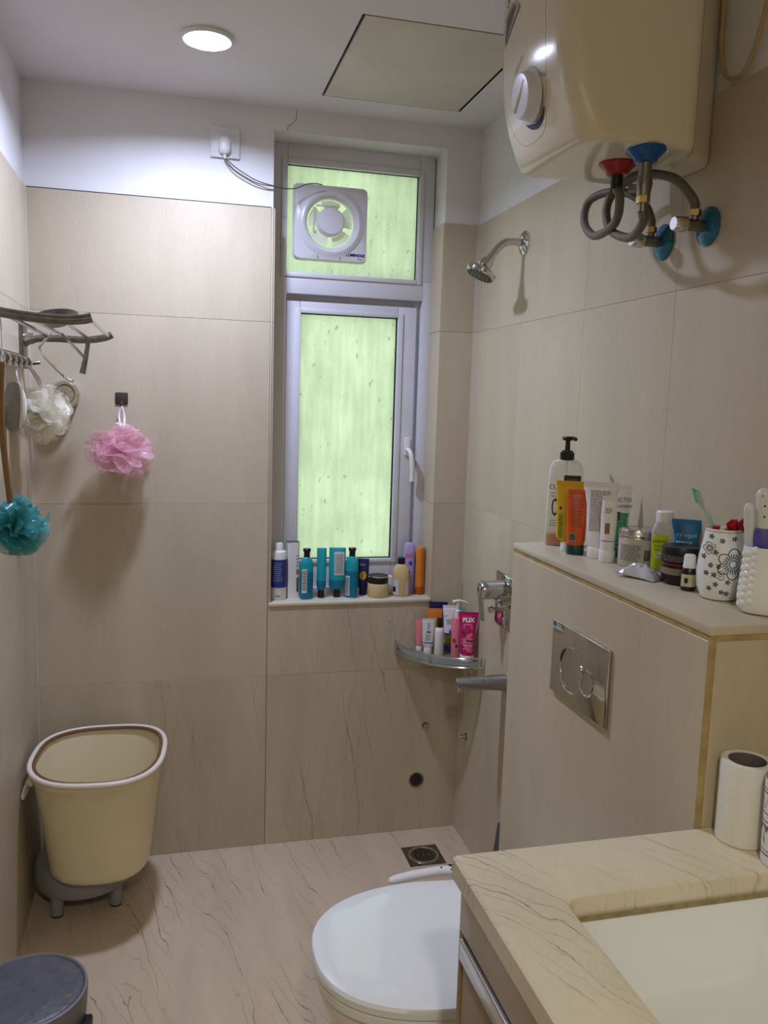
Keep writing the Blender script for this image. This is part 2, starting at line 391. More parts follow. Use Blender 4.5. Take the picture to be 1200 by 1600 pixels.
# ceiling with the access hatch opening
HX0, HX1, HY0, HY1 = .434, .862, 2.018, 2.566
bm = B()
for r in ((XL - .3, HX0, YN - .2, D + .3), (HX1, XR + .3, YN - .2, D + .3), (HX0, HX1, YN - .2, HY0), (HX0, HX1, HY1, D + .3)):
    box(bm, r[0], r[1], r[2], r[3], H, H + .06)
ceiling = struct('ceiling', bm, M_ceil)
part('hatch_opening', box(B(), HX0 - .01, HX1 + .01, HY0 - .01, HY1 + .01, H + .045, H + .06), M_gap, ceiling)
for r in ((HX0, HX0 + .002, HY0, HY1), (HX1 - .002, HX1, HY0, HY1), (HX0 + .002, HX1 - .002, HY0, HY0 + .002)):
    part('hatch_gap_shade', box(B(), r[0], r[1], r[2], r[3], H + .0006, H + .045), M_gap, ceiling)  # dark strips over the painted hole sides, standing in for shade in the gap
part('hatch_panel', box(B(), HX0 + .0085, HX1 - .0065, HY0 + .0085, HY1 - .0015, H + .0005, H + .02, .001), mat('hatch_board', hx(216, 210, 198), .75, noise=.07, nscale=5), ceiling, label='square board of the ceiling access hatch')

# back wall (window wall) with niche
bm = B(); yb0, yb1 = D + .006, D + .3
grid_wall(bm, [(XL - .3, NX0, -.1, H + .06), (NX1, XR + .3, -.1, H + .06), (NX0, NX1, -.1, NZ0), (NX0, NX1, NZ1, H + .06)], 'y', yb0, yb1)
wall_back = struct('wall_back', bm, M_plaster)
zj = [0, .598, 1.176, 1.754, ZT]
G = .0005
def tile(parent, x0, x1, y0, y1, z0, z1, m=M_tile, bev=.0004):
    return part('tile', box(B(), x0, x1, y0, y1, z0, z1, bev, 1), m, parent)
for i in range(4):   # left of the window
    tile(wall_back, XL, NX0 - .006, D, yb0 + .004, zj[i] + G, zj[i + 1] - G, M_tileb if i == 0 else M_tile)
    tile(wall_back, NX1 + .001, XR, D, yb0 + .004, max(zj[i], 0) + G, zj[i + 1] - G, M_tileb if i < 2 else M_tile) if i >= 2 else None
tile(wall_back, NX0 - .0035, XR, D - .0008, yb0 + .004, zj[0] + G, zj[1] - G, M_tileb)
tile(wall_back, NX0 - .0035, NX1 + .001, D - .0008, yb0 + .004, zj[1] + G, NZ0 - .004, M_tileb)
tile(wall_back, NX1 + .001 + G, XR, D, yb0 + .004, zj[1] + G, zj[2] - G, M_tileb)
part('tile_edge_trim', box(B(), NX0 - .005, NX0, D - .001, yb0, NZ0 - .003, ZT, .001), mat('pale_edge', hx(196, 184, 160), .5), wall_back)
part('grout_line', box(B(), NX0 - .0062, NX0 - .0034, D + .0003, yb0, 0, NZ0), mat('dirty_grout', hx(132, 114, 86), .9), wall_back)
part('tile_top_shadow_gap', box(B(), XL, NX0 - .006, D + .002, D + .008, ZT, ZT + .0025), M_gap, wall_back)
M_bed = mat('grout_bed', hx(170, 158, 138), .9)
for r in ((XL, NX0 - .006, .002, ZT - .002), (NX1 + .002, XR, .6, ZT - .002), (NX0 - .003, XR, .002, NZ0 - .006)):
    part('grout_bed', box(B(), r[0], r[1], D + .0014, yb0, r[2], r[3]), M_bed, wall_back)
part('drill_hole', lathe(B(), [(0, .0022), (.0004, .0018)], (.727, D - .0008, .768), (0, -1, 0), 10), M_gap, wall_back)
# niche lining: right jamb tiles, sill slab
for z0, z1 in ((NZ0, 1.176), (1.176, 1.754), (1.754, ZT)):
    tile(wall_back, NX1 - .006, NX1 + .001, D + .001, WY + .05, z0 + G, z1 - G)
    tile(wall_back, NX0 - .001, NX0 + .006, D + .004, WY + .05, z0 + G, z1 - G)
bm = box(B(), NX0 - .002, NX1 - .004, D - .006, WY + .04, NZ0 - .004, NZ0 + .008, .003)
part('window_sill_slab', bm, M_sill, wall_back, label='beige marble sill slab under the window')
# hairline crack / loose thread running down from the ceiling
part('hairline_crack', tube(B(), [(.382, D + .0055, 2.399), (.3815, D + .0055, 2.374), (.372, D + .0055, 2.36), (.357, D + .0055, 2.350), (.354, D + .0055, 2.336)], .0008, 6), M_printg, wall_back)

# left wall
wall_left = struct('wall_left', box(B(), XL - .3, XL - .006, YN - .2, D + .3, -.1, H + .06), M_plaster)
ys = [D]
while ys[-1] > YN + .1: ys.append(ys[-1] - .58)
ys[-1] = YN
for i in range(4):
    for a, b in zip(ys[:-1], ys[1:]): tile(wall_left, XL - .010, XL, b + G * .4, a - G * .4, zj[i] + G * .6, zj[i + 1] - G * .6)
part('grout_bed', box(B(), XL - .006, XL - .0012, YN, D, .002, ZT - .002), M_bed, wall_left)
# right wall
wall_right = struct('wall_right', box(B(), XR + .006, XR + .3, YN - .2, D + .3, -.1, H + .06), M_plaster)
ys = [D, 2.316]
while ys[-1] > YN + .1: ys.append(ys[-1] - .39)
ys[-1] = YN
for i in range(4):
    for a, b in zip(ys[:-1], ys[1:]): tile(wall_right, XR, XR + .010, b + G * .4, a - G * .4, zj[i] + G * .6, zj[i + 1] - G * .6)
part('grout_bed', box(B(), XR + .0012, XR + .006, YN, D, .002, ZT - .002), M_bed, wall_right)
part('corner_sealant', box(B(), XL, XL + .0025, D - .0025, D, 0, ZT), mat('white_sealant', hx(206, 198, 186), .6), wall_left)
part('corner_sealant', box(B(), XR - .0025, XR, D - .0025, D, .9, ZT), MATS['white_sealant'], wall_right)
# wall behind the camera
struct('wall_front', box(B(), XL - .3, XR + .3, YN - .2, YN, -.1, H + .06), M_tile)

# cistern boxing with ledge
bm = box(B(), XB + .010, XR, YB + .010, YBF - .004, 0, ZB - .018)
wall_cistern = struct('wall_cistern', bm, M_grout)
part('tile', box(B(), XB, XB + .012, YB + .0065, YBF, 0, ZB - .024, .001, 1), M_tile, wall_cistern)
part('tile', box(B(), XB + .011, XR, YB, YB + .011, 0, ZB - .024, .001, 1), M_tile, wall_cistern)
part('tile', box(B(), XB + .012, XR, YBF - .010, YBF, 0, ZB - .024, .001, 1), M_tile, wall_cistern)
part('edge_grout', box(B(), XB + .001, XB + .012, YB + .001, YB + .0075, 0, ZB - .02), M_dgrout, wall_cistern, label='yellowed grout down the corner of the boxing')
part('edge_grout', box(B(), XB + .0015, XR, YB + .003, YBF, ZB - .026, ZB - .0150), M_dgrout, wall_cistern)
part('ledge_slab', box(B(), XB - .001, XR, YB + .002, YBF + .002, ZB - .0150, ZB, .002), M_counter if False else stone('marble_ledge', hx(196, 184, 160), hx(120, 98, 70), (1.3, .8, 1), .4, 5, .3, .08, .0012, vdir=(.5, 1, 0), vfreq=9), wall_cistern, label='marble slab capping the cistern boxing')

# ================================================================== WINDOW
win = bpy.data.objects.new('window_1', None); COL.objects.link(win); win['kind'] = 'structure'; win.location = (.6, WY + .02, NZ0)
win['label'] = 'tall white framed frosted window set in the back wall niche'
def wp(name, bm, m, parent=win, **k): return part(name, bm, m, parent, world=True, **k)
FX0, FX1 = NX0, NX1 - .004
SX0, SX1 = .378, .842                   # opening in the fixed frame
z_t0, z_t1 = 1.862, 1.926               # transom
bm = B()
box(bm, FX0, .372, WY, WY + .06, NZ0, NZ1, .002); box(bm, .818, FX1, WY, WY + .06, z_t1, NZ1, .002)
box(bm, SX1, FX1, WY, WY + .06, NZ0, z_t1 - .0002, .002)
box(bm, .3722, .8178, WY, WY + .06, 2.272, NZ1, .002)
box(bm, .3722, SX1 - .0002, WY, WY + .06, z_t0, z_t1 - .0002, .002)
box(bm, .3722, SX1 - .0002, WY, WY + .06, NZ0, .868, .002)
wp('window_frame', bm, M_upvc)
bm = B()                               # glazing beads of the top light
for r in ((.353, .372, 1.915, 2.29), (.818, .834, 1.915, 2.29)): box(bm, r[0], r[1], WY - .006, WY + .01, r[2], r[3], .003)
for r in ((.3722, .8178, 2.270, 2.290), (.3722, .8178, 1.915, 1.930)): box(bm, r[0], r[1], WY - .006, WY + .01, r[2], r[3], .003)
wp('glazing_bead', bm, M_upvc)
wp('upper_pane', box(B(), .366, .826, WY + .022, WY + .028, 1.92, 2.282), M_frost, label='frosted upper pane carrying the exhaust fan')
bm = B()
for r in ((.371, .3745, 1.925, 2.278), (.8155, .8195, 1.925, 2.278)): box(bm, r[0], r[1], WY + .016, WY + .022, r[2], r[3])
box(bm, .371, .8195, WY + .016, WY + .022, 2.270, 2.276)
wp('gasket', bm, M_gasket)
# opening sash, sitting a little back in the frame
SY = WY + .016
gx0, gx1, gz0, gz1 = .424, .762, .963, 1.803
bm = B(); so = (SX0 - .008, SX1 - .014, .868, z_t0 - .022)
box(bm, so[0], gx0, SY, SY + .045, so[2], so[3], .004); box(bm, gx1, so[1], SY, SY + .045, so[2], so[3], .004)
box(bm, gx0 + .0002, gx1 - .0002, SY, SY + .045, so[2], gz0, .002); box(bm, gx0 + .0002, gx1 - .0002, SY, SY + .045, gz1, so[3], .002)
sash = wp('sash', bm, M_upvc)
bm = B()
for r in ((gx0 - .016, gx0 + .001, gz0 - .014, gz1 + .014), (gx1 - .001, gx1 + .018, gz0 - .014, gz1 + .014), (gx0 + .0012, gx1 - .0012, gz0 - .014, gz0 + .001), (gx0 + .0012, gx1 - .0012, gz1 - .001, gz1 + .014)):
    box(bm, r[0], r[1], SY - .006, SY + .01, r[2], r[3], .003)
def sp_(name, bm, m, **k): return part(name, bm, m, sash, world=True, **k)
sp_('glazing_bead', bm, M_upvc)
sp_('lower_pane', box(B(), gx0 - .008, gx1 + .008, SY + .016, SY + .022, gz0 - .008, gz1 + .008), M_frost, label='rain speckled frosted lower pane')
bm = B(); box(bm, gx1 - .0045, gx1, SY + .008, SY + .016, gz0, gz1); box(bm, gx0, gx1, SY + .008, SY + .016, gz0, gz0 + .004); box(bm, gx0, gx1, SY + .008, SY + .016, gz1 - .004, gz1)
sp_('gasket', bm, M_gasket)
wp('rebate_strip', box(B(), SX0, SX1 - .015, SY + .03, SY + .035, so[3] - .005, z_t0 + .005), M_upvc)
wp('rebate_strip', box(B(), so[1], SX1, SY + .02, SY + .035, so[2], z_t0), M_upvc)
bm = box(B(), .796, .818, SY - .011, SY, 1.330, 1.395, .005)
hb = sp_('handle_plate', bm, M_white)
bm = tube(B(), [(.807, SY - .010, 1.352), (.807, SY - .034, 1.350), (.811, SY - .046, 1.335), (.816, SY - .048, 1.30), (.818, SY - .044, 1.262), (.818, SY - .043, 1.243)], lambda t: .0075 if t < .4 else .0085, 12)
sp_('handle', bm, M_white, label='white lever handle on the sash')

# ================================================================== DOWNLIGHTS
def downlight(x, y, label, m, power, col):
    t = thing('ceiling_downlight', label, 'light', (x, y, H))
    part('trim_ring', lathe(B(), [(0, .064), (-.004, .065), (-.010, .062), (-.011, .058), (0, .0565)], (0, 0, 0), n=48, cap0=False, cap1=False), M_white, t)
    part('diffuser', lathe(B(), [(-.001, .057), (-.0035, .0565), (-.0036, .001)], (0, 0, 0), n=40), m, t, label='glowing white diffuser')
    ld = bpy.data.lights.new('lamp', 'AREA'); ld.shape = 'DISK'; ld.size = .112; ld.energy = power; ld.color = col; ld.spread = math.radians(154)
    lo_ = bpy.data.objects.new('lamp', ld); COL.objects.link(lo_); lo_.parent = t; lo_.location = (0, 0, -.0045)
    return t
downlight(.093, 2.26, 'lit round white downlight in the ceiling above the bucket', M_lamp, LAMP_POWER, LAMP_COL)
downlight(.03, -.50, 'lit round white downlight in the ceiling behind the vanity', M_lamp2, LAMP2_POWER, LAMP2_COL)

# ================================================================== PLUG, FAN, CORD
t = thing('wall_socket', 'white square wall socket high on the plaster beside the window', 'socket', (.165, D + .006, 2.279))
part('plate', box(B(), -.044, .044, -.011, 0, -.044, .044, .003), M_abs, t)
part('socket_insert', box(B(), -.026, .024, -.0125, -.010, -.030, .026, .001), M_white, t)
t = thing('plug', 'white three-pin plug with grey lead pushed into the wall socket', 'plug', (.163, D - .0075, 2.272))
f = Form([(-.030, .004, .012, 2.2), (-.026, .014, .016, 2.4), (-.016, .019, .019, 2.6), (.008, .018, .017, 2.6), (.022, .013, .012, 2.4), (.026, .007, .007, 2.2)], 24)
bm = f.mesh()
for v in bm.verts: v.co.y = min(v.co.y - .004, -.0005)
part('plug_body', bm, M_white, t)
part('cord_grip', cyl(B(), (0, -.007, -.030), (.002, -.007, -.042), .005, .0035, 12), M_white, t)
t = thing('fan_cord', 'thin grey twin lead running from the wall plug to the exhaust fan', 'cord', (.25, D - .01, 2.17))
for dz, dx in ((0, 0), (-.007, -.004)):
    pts = [(.1645 + dx * .3, D - .013, 2.231), (.174 + dx, D - .016, 2.224 + dz * .3), (.199 + dx, 2.692, 2.205 + dz), (.258, 2.695, 2.176 + dz), (.314, 2.699, 2.165 + dz * .2), (.345, 2.737, 2.170), (.388, 2.768, 2.180), (.425, 2.772, 2.197), (.455, 2.776, 2.203), (.478, 2.784, 2.203)]
    part('wire', tube(B(), pts, .0017, 8), M_cord, t, world=True)
FC = Vector((.517, WY + .0215, 2.094))
fan = thing('exhaust_fan', 'white square exhaust fan fixed to the upper window pane', 'fan', FC, rot=(0, 0, 0))
def sq_ring(hs, r, y0, n=64, ex=16):
    outs = sup(hs[0], hs[1], ex, n); return [Vector((p.x, y0, p.y)) for p in outs]
def circ(r, y, n=64): return [Vector((r * math.cos(2 * math.pi * i / n), y, r * math.sin(2 * math.pi * i / n))) for i in range(n)]
hs = (.122, .118)
bm = rings(B(), [sq_ring(hs, 0, 0), sq_ring((.1235, .1195), 0, -.018), sq_ring((.121, .117), 0, -.026), circ(.112, -.027), circ(.104, -.033), circ(.094, -.036), circ(.086, -.033), circ(.080, -.022), circ(.078, -.002)], False, False)
part('housing', bm, M_abs, fan)
part('housing_edge', rings(B(), [sq_ring((.126, .122), 0, -.001), sq_ring((.126, .122), 0, -.008), sq_ring((.118, .115), 0, -.008)], False, False), M_smoke, fan)
part('motor_hub', lathe(B(), [(0, .046), (.012, .047), (.030, .045), (.036, .041), (.038, .030), (.0385, .001)], (-.001, -.002, .004), (0, -1, 0), 40), M_abs, fan, label='round white motor cover')
for k in range(5):
    a0 = 2 * math.pi * k / 5 + .3; bm = B(); G_ = []
    for i in range(7):
        rr = .044 + .030 * i / 6; row = []
        for j in range(5):
            a = a0 + (j / 4 - .5) * .95; row.append(bm.verts.new((rr * math.cos(a), -.008 - .010 * (j / 4), rr * math.sin(a))))
        G_.append(row)
    for r0, r1 in zip(G_[:-1], G_[1:]):
        for j in range(4): bm.faces.new((r0[j], r0[j + 1], r1[j + 1], r1[j]))
    part('fan_blade', bm, M_smoke, fan)
part('louvre_flap', box(B(), -.060, -.052, -.020, -.016, -.028, .048, .001), M_smoke, fan)
part('louvre_flap', box(B(), -.048, .030, -.020, -.016, .052, .058, .001), M_smoke, fan)
bm = B(); box(bm, -.042, .032, -.0275, -.024, -.110, -.094, .002)
part('latch_cover', bm, M_abs, fan)
for q in (-.043, .032): part('latch_seam', box(B(), q, q + .0015, -.0282, -.027, -.116, -.092), M_printg, fan)
M_navy = mat('print_navy', hx(28, 40, 110), .5)
part('lettering', text_plane('LUMINOUS', .0125, (.084, -.0276, -.098), (1, 0, 0), (0, 0, 1), bold=.05), M_navy, fan, sharp=None, label='navy LUMINOUS lettering')
part('lettering', text_plane('Fresh', .008, (.100, -.0274, -.109), (1, 0, 0), (0, 0, 1)), M_navy, fan, sharp=None)

# ================================================================== WATER HEATER
HT = thing('water_heater', 'cream storage water heater hung high on the tiled wall above the ledge', 'water heater', (XR, 1.515, 1.975))
YNr, YFr = 1.372, 1.658
def hsec(z, xf, inset=0.0, bulge=.005):
    """horizontal section: rounded front corners, narrower at the wall"""
    pts = []; y0, y1 = YNr + inset, YFr - inset; xb_ = XR - .002
    def arc(cx, cy, r, a0, a1, n=8):
        return [Vector((cx + r * math.cos(a0 + (a1 - a0) * i / n), cy + r * math.sin(a0 + (a1 - a0) * i / n), z)) for i in range(n + 1)]
    r = .040; P = []
    P += [Vector((xb_, y0 + .086, z)), Vector((xb_ - .030, y0 + .062, z)), Vector((xb_ - .058, y0 + .043, z))]
    P += arc(xb_ - .104, y0 + .030, .030, 0, -math.pi / 2, 5)
    P += [Vector((xb_ - .16, y0, z)), Vector((xb_ - .22, y0, z))]
    P += arc(xf + r, y0 + r, r, -math.pi / 2, -math.pi, 8)
    for i in range(1, 8):
        t = i / 8; y = y0 + r + (y1 - y0 - r - .014) * t; P.append(Vector((xf - bulge * math.sin(math.pi * t), y, z)))
    r2 = .014; P += arc(xf + r2, y1 - r2, r2, math.pi, math.pi / 2, 8)
    P += [Vector((xb_ - .22, y1, z)), Vector((xb_ - .16, y1, z))]
    P += arc(xb_ - .104, y1 - .030, .030, math.pi / 2, 0, 5)
    P += [Vector((xb_ - .058, y1 - .043, z)), Vector((xb_ - .030, y1 - .062, z)), Vector((xb_, y1 - .086, z))]
    return P
hz = [(1.975, .715, .020), (1.9765, .702, .010), (1.981, .692, .003), (1.990, .684, 0), (2.015, .672, 0), (2.05, .658, 0), (2.09, .648, 0), (2.14, .641, 0), (2.20, .637, 0), (2.28, .637, 0), (2.34, .642, 0), (2.37, .650, .004), (2.382, .668, .016), (2.385, .69, .03)]
bm = rings(B(), [hsec(z, xf, i) for z, xf, i in hz])
part('body', bm, M_heater, HT, world=True, sharp=50)
def hfront(y, z, eps=.0012):
    for a, b in zip(hz[:-1], hz[1:]):
        if a[0] <= z <= b[0]: xf = a[1] + (b[1] - a[1]) * (z - a[0]) / (b[0] - a[0]); break
    r = .040; t = (y - YNr - r) / (YFr - YNr - r - .014); r = r if t < .5 else .014
    if 0 <= t <= 1: x = xf - .005 * math.sin(math.pi * t)
    else:
        d = (YNr + r - y) if t < 0 else (y - YFr + r); d = min(d, r * .98); x = xf + r - math.sqrt(r * r - d * d)
    return Vector((x - eps, y, z))
# panel seam outline
bm = B(); pts = []
for i in range(60):
    t = 2 * math.pi * i / 60; c, s = math.cos(t), math.sin(t)
    pts.append(hfront(1.545 + .100 * math.copysign(abs(c) ** .62, c), 2.20 + .19 * math.copysign(abs(s) ** .75, s) if s < 0 else 2.20 + .165 * abs(s) ** .5, -.0002))
part('panel_seam', tube(bm, pts, .0005, 5, 1, closed=True, smooth=False), M_printg, HT, world=True)
kc = hfront(1.516, 2.081, 0)
ax = (-1, 0, -.12)
kn = part('thermostat_knob', lathe(B(), [(0, .049), (.003, .049), (.005, .045), (.007, .042), (.019, .040), (.022, .037), (.023, .025), (.0225, .001)], kc, ax, 40), M_abs, HT, world=True, label='round white thermostat knob')
part('knob_grip', tube(B(), [kc + Vector((-.021, .024, -.024)), kc + Vector((-.0225, 0, -.003)), kc + Vector((-.023, -.022, .018))], .003, 8), M_heater, HT, world=True)
bm = B(); A = []
for i in range(15):
    a = math.radians(200 + 120 * i / 14)
    A.append([bm.verts.new(hfront(1.514 + (.054 + q) * math.cos(a) * -1, 2.083 + (.049 + q) * math.sin(a), .0016)) for q in (0, .008 * math.sin(math.pi * (i + .8) / 15.6) + .001)])
for a, b in zip(A[:-1], A[1:]): bm.faces.new((a[0], b[0], b[1], a[1]))
part('dial_mark', bm, M_navy, HT, world=True)
def htext(txt, size, y, z, rot=0):
    bm = text_bm(txt, size)
    for v in bm.verts:
        u, q = v.co.x * math.cos(rot) - v.co.y * math.sin(rot), v.co.x * math.sin(rot) + v.co.y * math.cos(rot)
        v.co = hfront(y - u, z + q, .0016)
    return bm
part('lettering', htext('MEDIUM', .011, 1.556, 2.146, math.radians(25)), M_printg, HT, world=True, sharp=None)
part('lettering', htext('HIGH', .011, 1.463, 2.100, math.radians(-20)), M_printg, HT, world=True, sharp=None)
# energy label: triangle with a 3 and rows of print
M_lab = mat('label_grey', hx(176, 174, 168), .5)
bm = B(); bm.faces.new([bm.verts.new(hfront(y, z, .0018)) for y, z in ((1.632, 2.205), (1.632, 2.33), (1.555, 2.25))])
lb = part('energy_label', bm, M_lab, HT, world=True, label='triangular energy rating label')
part('lettering', htext('3', .034, 1.621, 2.285), M_print, HT, world=True, sharp=None)
bm = B()
for i in range(9):
    z = 2.262 - i * .0062; y1 = 1.628; y0 = max(1.628 - .055 * (1 - abs(i - 2) / 7), 1.57)
    a = [hfront(y1, z - .0032, .0026), hfront(y0, z + .006, .0026), hfront(y0, z + .009, .0026), hfront(y1, z - .0008, .0026)]
    bm.faces.new([bm.verts.new(p) for p in a])
part('label_print', bm, M_print, HT, world=True, sharp=None)
bm = B()
for i in range(5):
    x0 = .735 + .004 * i
    bm.faces.new([bm.verts.new(p) for p in ((x0, 1.56 - i * .013, 1.9755), (x0 + .055 - .008 * (i % 2), 1.553 - i * .013, 1.9755), (x0 + .055 - .008 * (i % 2), 1.550 - i * .013, 1.9755), (x0, 1.557 - i * .013, 1.9755))])
part('underside_print', bm, M_printg, HT, world=True, sharp=None)
for nm, (x, y), mm in (('hot_outlet_collar', (.822, 1.500), M_red), ('cold_inlet_collar', (.826, 1.408), M_blue)):
    o = part(nm, lathe(B(), [(.001, .035), (-.004, .035), (-.008, .031), (-.016, .022), (-.022, .020), (-.024, .014)], (x, y, 1.976), (0, 0, 1), 28), mm, HT, world=True)
    part('nipple', cyl(B(), (x, y, 1.954), (x, y, 1.928), .0115, .0115, 16), M_black if mm is M_red else M_steel, o, world=True)
# safety valve and inlet fittings
t = thing('safety_valve', 'steel safety valve screwed under the blue collar of the water heater', 'valve', (.826, 1.408, 1.928))
part('valve_body', lathe(B(), [(0, .013), (-.012, .015), (-.026, .013), (-.034, .012)], (.826, 1.408, 1.929), (0, 0, 1), 20), M_steel, t, world=True)
part('valve_branch', cyl(B(), (.826, 1.408, 1.911), (.808, 1.428, 1.911), .008, .008, 14), M_steel, t, world=True)
part('nut', lathe(B(), [(0, .0125), (-.012, .0125)], (.826, 1.408, 1.895), (0, 0, 1), 6), M_brass, t, world=True)
part('ferrule', cyl(B(), (.826, 1.408, 1.883), (.826, 1.408, 1.868), .0085, .008, 14), M_steel, t, world=True)
hose_r = .0086
t = thing('braided_hose', 'braided hose looping from the red collar to the tap nearer the window', 'hose', (.822, 1.5, 1.93))
part('hose', tube(B(), [(.822, 1.500, 1.930), (.824, 1.488, 1.910), (.836, 1.522, 1.872), (.848, 1.622, 1.866), (.862, 1.700, 1.906), (.878, 1.724, 1.953), (.893, 1.690, 1.968), (.915, 1.632, 1.960), (.940, 1.596, 1.930), (.953, 1.589, 1.902), (.955, 1.589, 1.886)], hose_r, 12), M_braid, t, world=True)
t = thing('braided_hose', 'braided hose looping from the safety valve to the tap nearer the basin', 'hose', (.826, 1.41, 1.87))
part('hose', tube(B(), [(.826, 1.408, 1.869), (.832, 1.414, 1.851), (.842, 1.473, 1.836), (.850, 1.565, 1.868), (.858, 1.600, 1.918), (.872, 1.588, 1.953), (.892, 1.530, 1.968), (.918, 1.462, 1.948), (.944, 1.436, 1.910), (.954, 1.438, 1.891)], hose_r, 12), M_braid, t, world=True)
def angle_valve(y, z, label):
    t = thing('angle_valve', label, 'tap', (XR, y, z))
    part('wall_flange', lathe(B(), [(0, .036), (-.004, .036), (-.008, .030), (-.014, .016)], (0, 0, 0), (1, 0, 0), 32), M_bluewrap, t, label='flange still in blue film')
    part('valve_body', cyl(B(), (-.012, 0, 0), (-.052, 0, 0), .0112, .0112, 20), M_steel, t)
    part('handle', lathe(B(), [(0, .014), (.004, .015), (.020, .0145), (.026, .012)], (-.050, 0, 0), (-1, 0, 0), 12), M_chrome, t)
    part('outlet', cyl(B(), (-.034, -.003, .008), (-.034, -.003, .018), .008, .008, 14), M_steel, t)
    part('nut', lathe(B(), [(0, .0115), (.011, .0115)], (-.034, -.0035, .016), (0, 0, 1), 6), M_brass, t)
angle_valve(1.592, 1.858, 'angle tap with blue film flange, the one further from the basin')
angle_valve(1.443, 1.862, 'angle tap with blue film flange, the one nearer the basin')
t = thing('heater_lead', 'looped cream power lead hanging behind the water heater', 'cord', (XR, 1.40, 2.11))
part('lead', tube(B(), [(.982, 1.440, 2.39), (.982, 1.440, 2.30), (.982, 1.438, 2.20), (.982, 1.432, 2.155), (.981, 1.412, 2.118), (.981, 1.372, 2.106), (.981, 1.345, 2.130), (.981, 1.322, 2.185), (.981, 1.30, 2.27), (.981, 1.28, 2.39)], .004, 8), mat('cream_cord', hx(176, 152, 108), .5), t, world=True)

# ================================================================== SHOWER, MIXER, SPOUT
t = thing('wall_shower', 'chrome wall shower with curved arm and round nozzle head', 'shower', (XR, 2.314, 1.979))
part('wall_flange', lathe(B(), [(0, .034), (.004, .034), (.009, .026), (.013, .014)], (0, 0, 0), (-1, 0, 0), 32), M_chrome2, t)
part('arm', tube(B(), [(-.004, 0, 0), (-.040, 0, .001), (-.060, 0, -.003), (-.083, 0, -.022), (-.104, 0, -.050)], .0105, 14), M_chrome, t)
ax = Vector((-.62, 0, -.78)).normalized(); p = Vector((-.100, 0, -.046))
part('swivel_joint', lathe(B(), [(0, .013), (.012, .013), (.013, .018), (.034, .021), (.036, .017)], p, ax, 24), M_chrome, t)
ax2 = Vector((-.42, 0, -.90)).normalized(); p2 = p + ax * .030
hd = part('head', lathe(B(), [(0, .014), (.008, .024), (.016, .040), (.022, .045), (.030, .044), (.033, .040)], p2, ax2, 36), M_chrome2, t)
part('spray_plate', lathe(B(), [(.0325, .0405), (.034, .038), (.034, .001)], p2, ax2, 36, cap0=False), M_mgray, hd)
u, v = frame_of(ax2); bm = B()
for r, k in ((.010, 6), (.020, 12), (.030, 18), (.036, 22)):
    for i in range(k):
        a = 2 * math.pi * i / k; q = p2 + ax2 * .0335 + (u * math.cos(a) + v * math.sin(a)) * r
        cyl(bm, q, q + ax2 * .003, .0018, .0012, 6)
part('nozzles', bm, M_print, hd, kind='stuff')

t = thing('shower_mixer', 'chrome lever mixer with back plate set in the wall beside the corner shelf', 'tap', (XR, 2.325, .925))
bm = box(B(), -.006, 0, -.070, .070, -.082, .082, .004)
part('back_plate', bm, M_chrome2, t)
part('cartridge_body', lathe(B(), [(0, .030), (.030, .030), (.050, .028)], (-.004, 0, .036), (-1, 0, 0), 32), M_chrome2, t)
part('lever_cap', lathe(B(), [(0, .0285), (.026, .0285), (.033, .024), (.036, .012)], (-.052, 0, .036), (-1, 0, 0), 32), M_chrome, t)
bm = B(); box(bm, -.092, -.080, -.012, .012, -.060, .050, .005)
for v in bm.verts:
    k = (v.co.z + .060) / .11; k = min(max(k, 0), 1); v.co.x += .014 * (1 - k) ** 1.6; v.co.y *= .65 + .5 * k
part('lever', bm, M_chrome, t)
part('diverter_knob', lathe(B(), [(0, .006), (.034, .006), (.036, .011), (.046, .011), (.048, .009)], (-.004, .004, -.026), (-1, 0, 0), 20), M_chrome2, t)
t = thing('bath_spout', 'water spotted chrome bath spout below the shower mixer', 'tap', (XR, 2.295, .678))
part('spout', lathe(B(), [(0, .025), (.004, .025), (.08, .0215), (.145, .0165), (.156, .015), (.160, .011)], (0, 0, 0), (-1, 0, .04), 32), M_spot, t)
part('aerator', cyl(B(), (-.150, 0, -.006), (-.150, 0, -.020), .010, .010, 16), M_chrome, t)
for i, (loc, ax, lab) in enumerate((((.870, D, .387), (0, -1, 0), 'small chrome pipe plug low on the wall under the window'), ((XR, 2.612, .375), (-1, 0, 0), 'small chrome pipe plug low on the wall under the mixer'))):
    t = thing('pipe_plug', lab, 'pipe plug', loc)
    part('collar', lathe(B(), [(0, .012), (.003, .012), (.004, .009)], (0, 0, 0), ax, 20), M_steel, t)
    part('plug_end', lathe(B(), [(.002, .0085), (.020, .0085), (.023, .007)], (0, 0, 0), ax, 20), M_chrome2, t)
t = thing('waste_outlet', 'dark round waste outlet low in the wall under the window', 'drain', (.844, D, .187))
part('rim', lathe(B(), [(0, .027), (.003, .027), (.0035, .023), (-.001, .0215)], (0, 0, 0), (0, -1, 0), 32, False, False), M_steel, t)
part('cap', lathe(B(), [(0, .022), (.0015, .021), (.0015, .001)], (0, 0, 0), (0, -1, 0), 28), mat('outlet_dark', hx(40, 34, 26), .5), t)

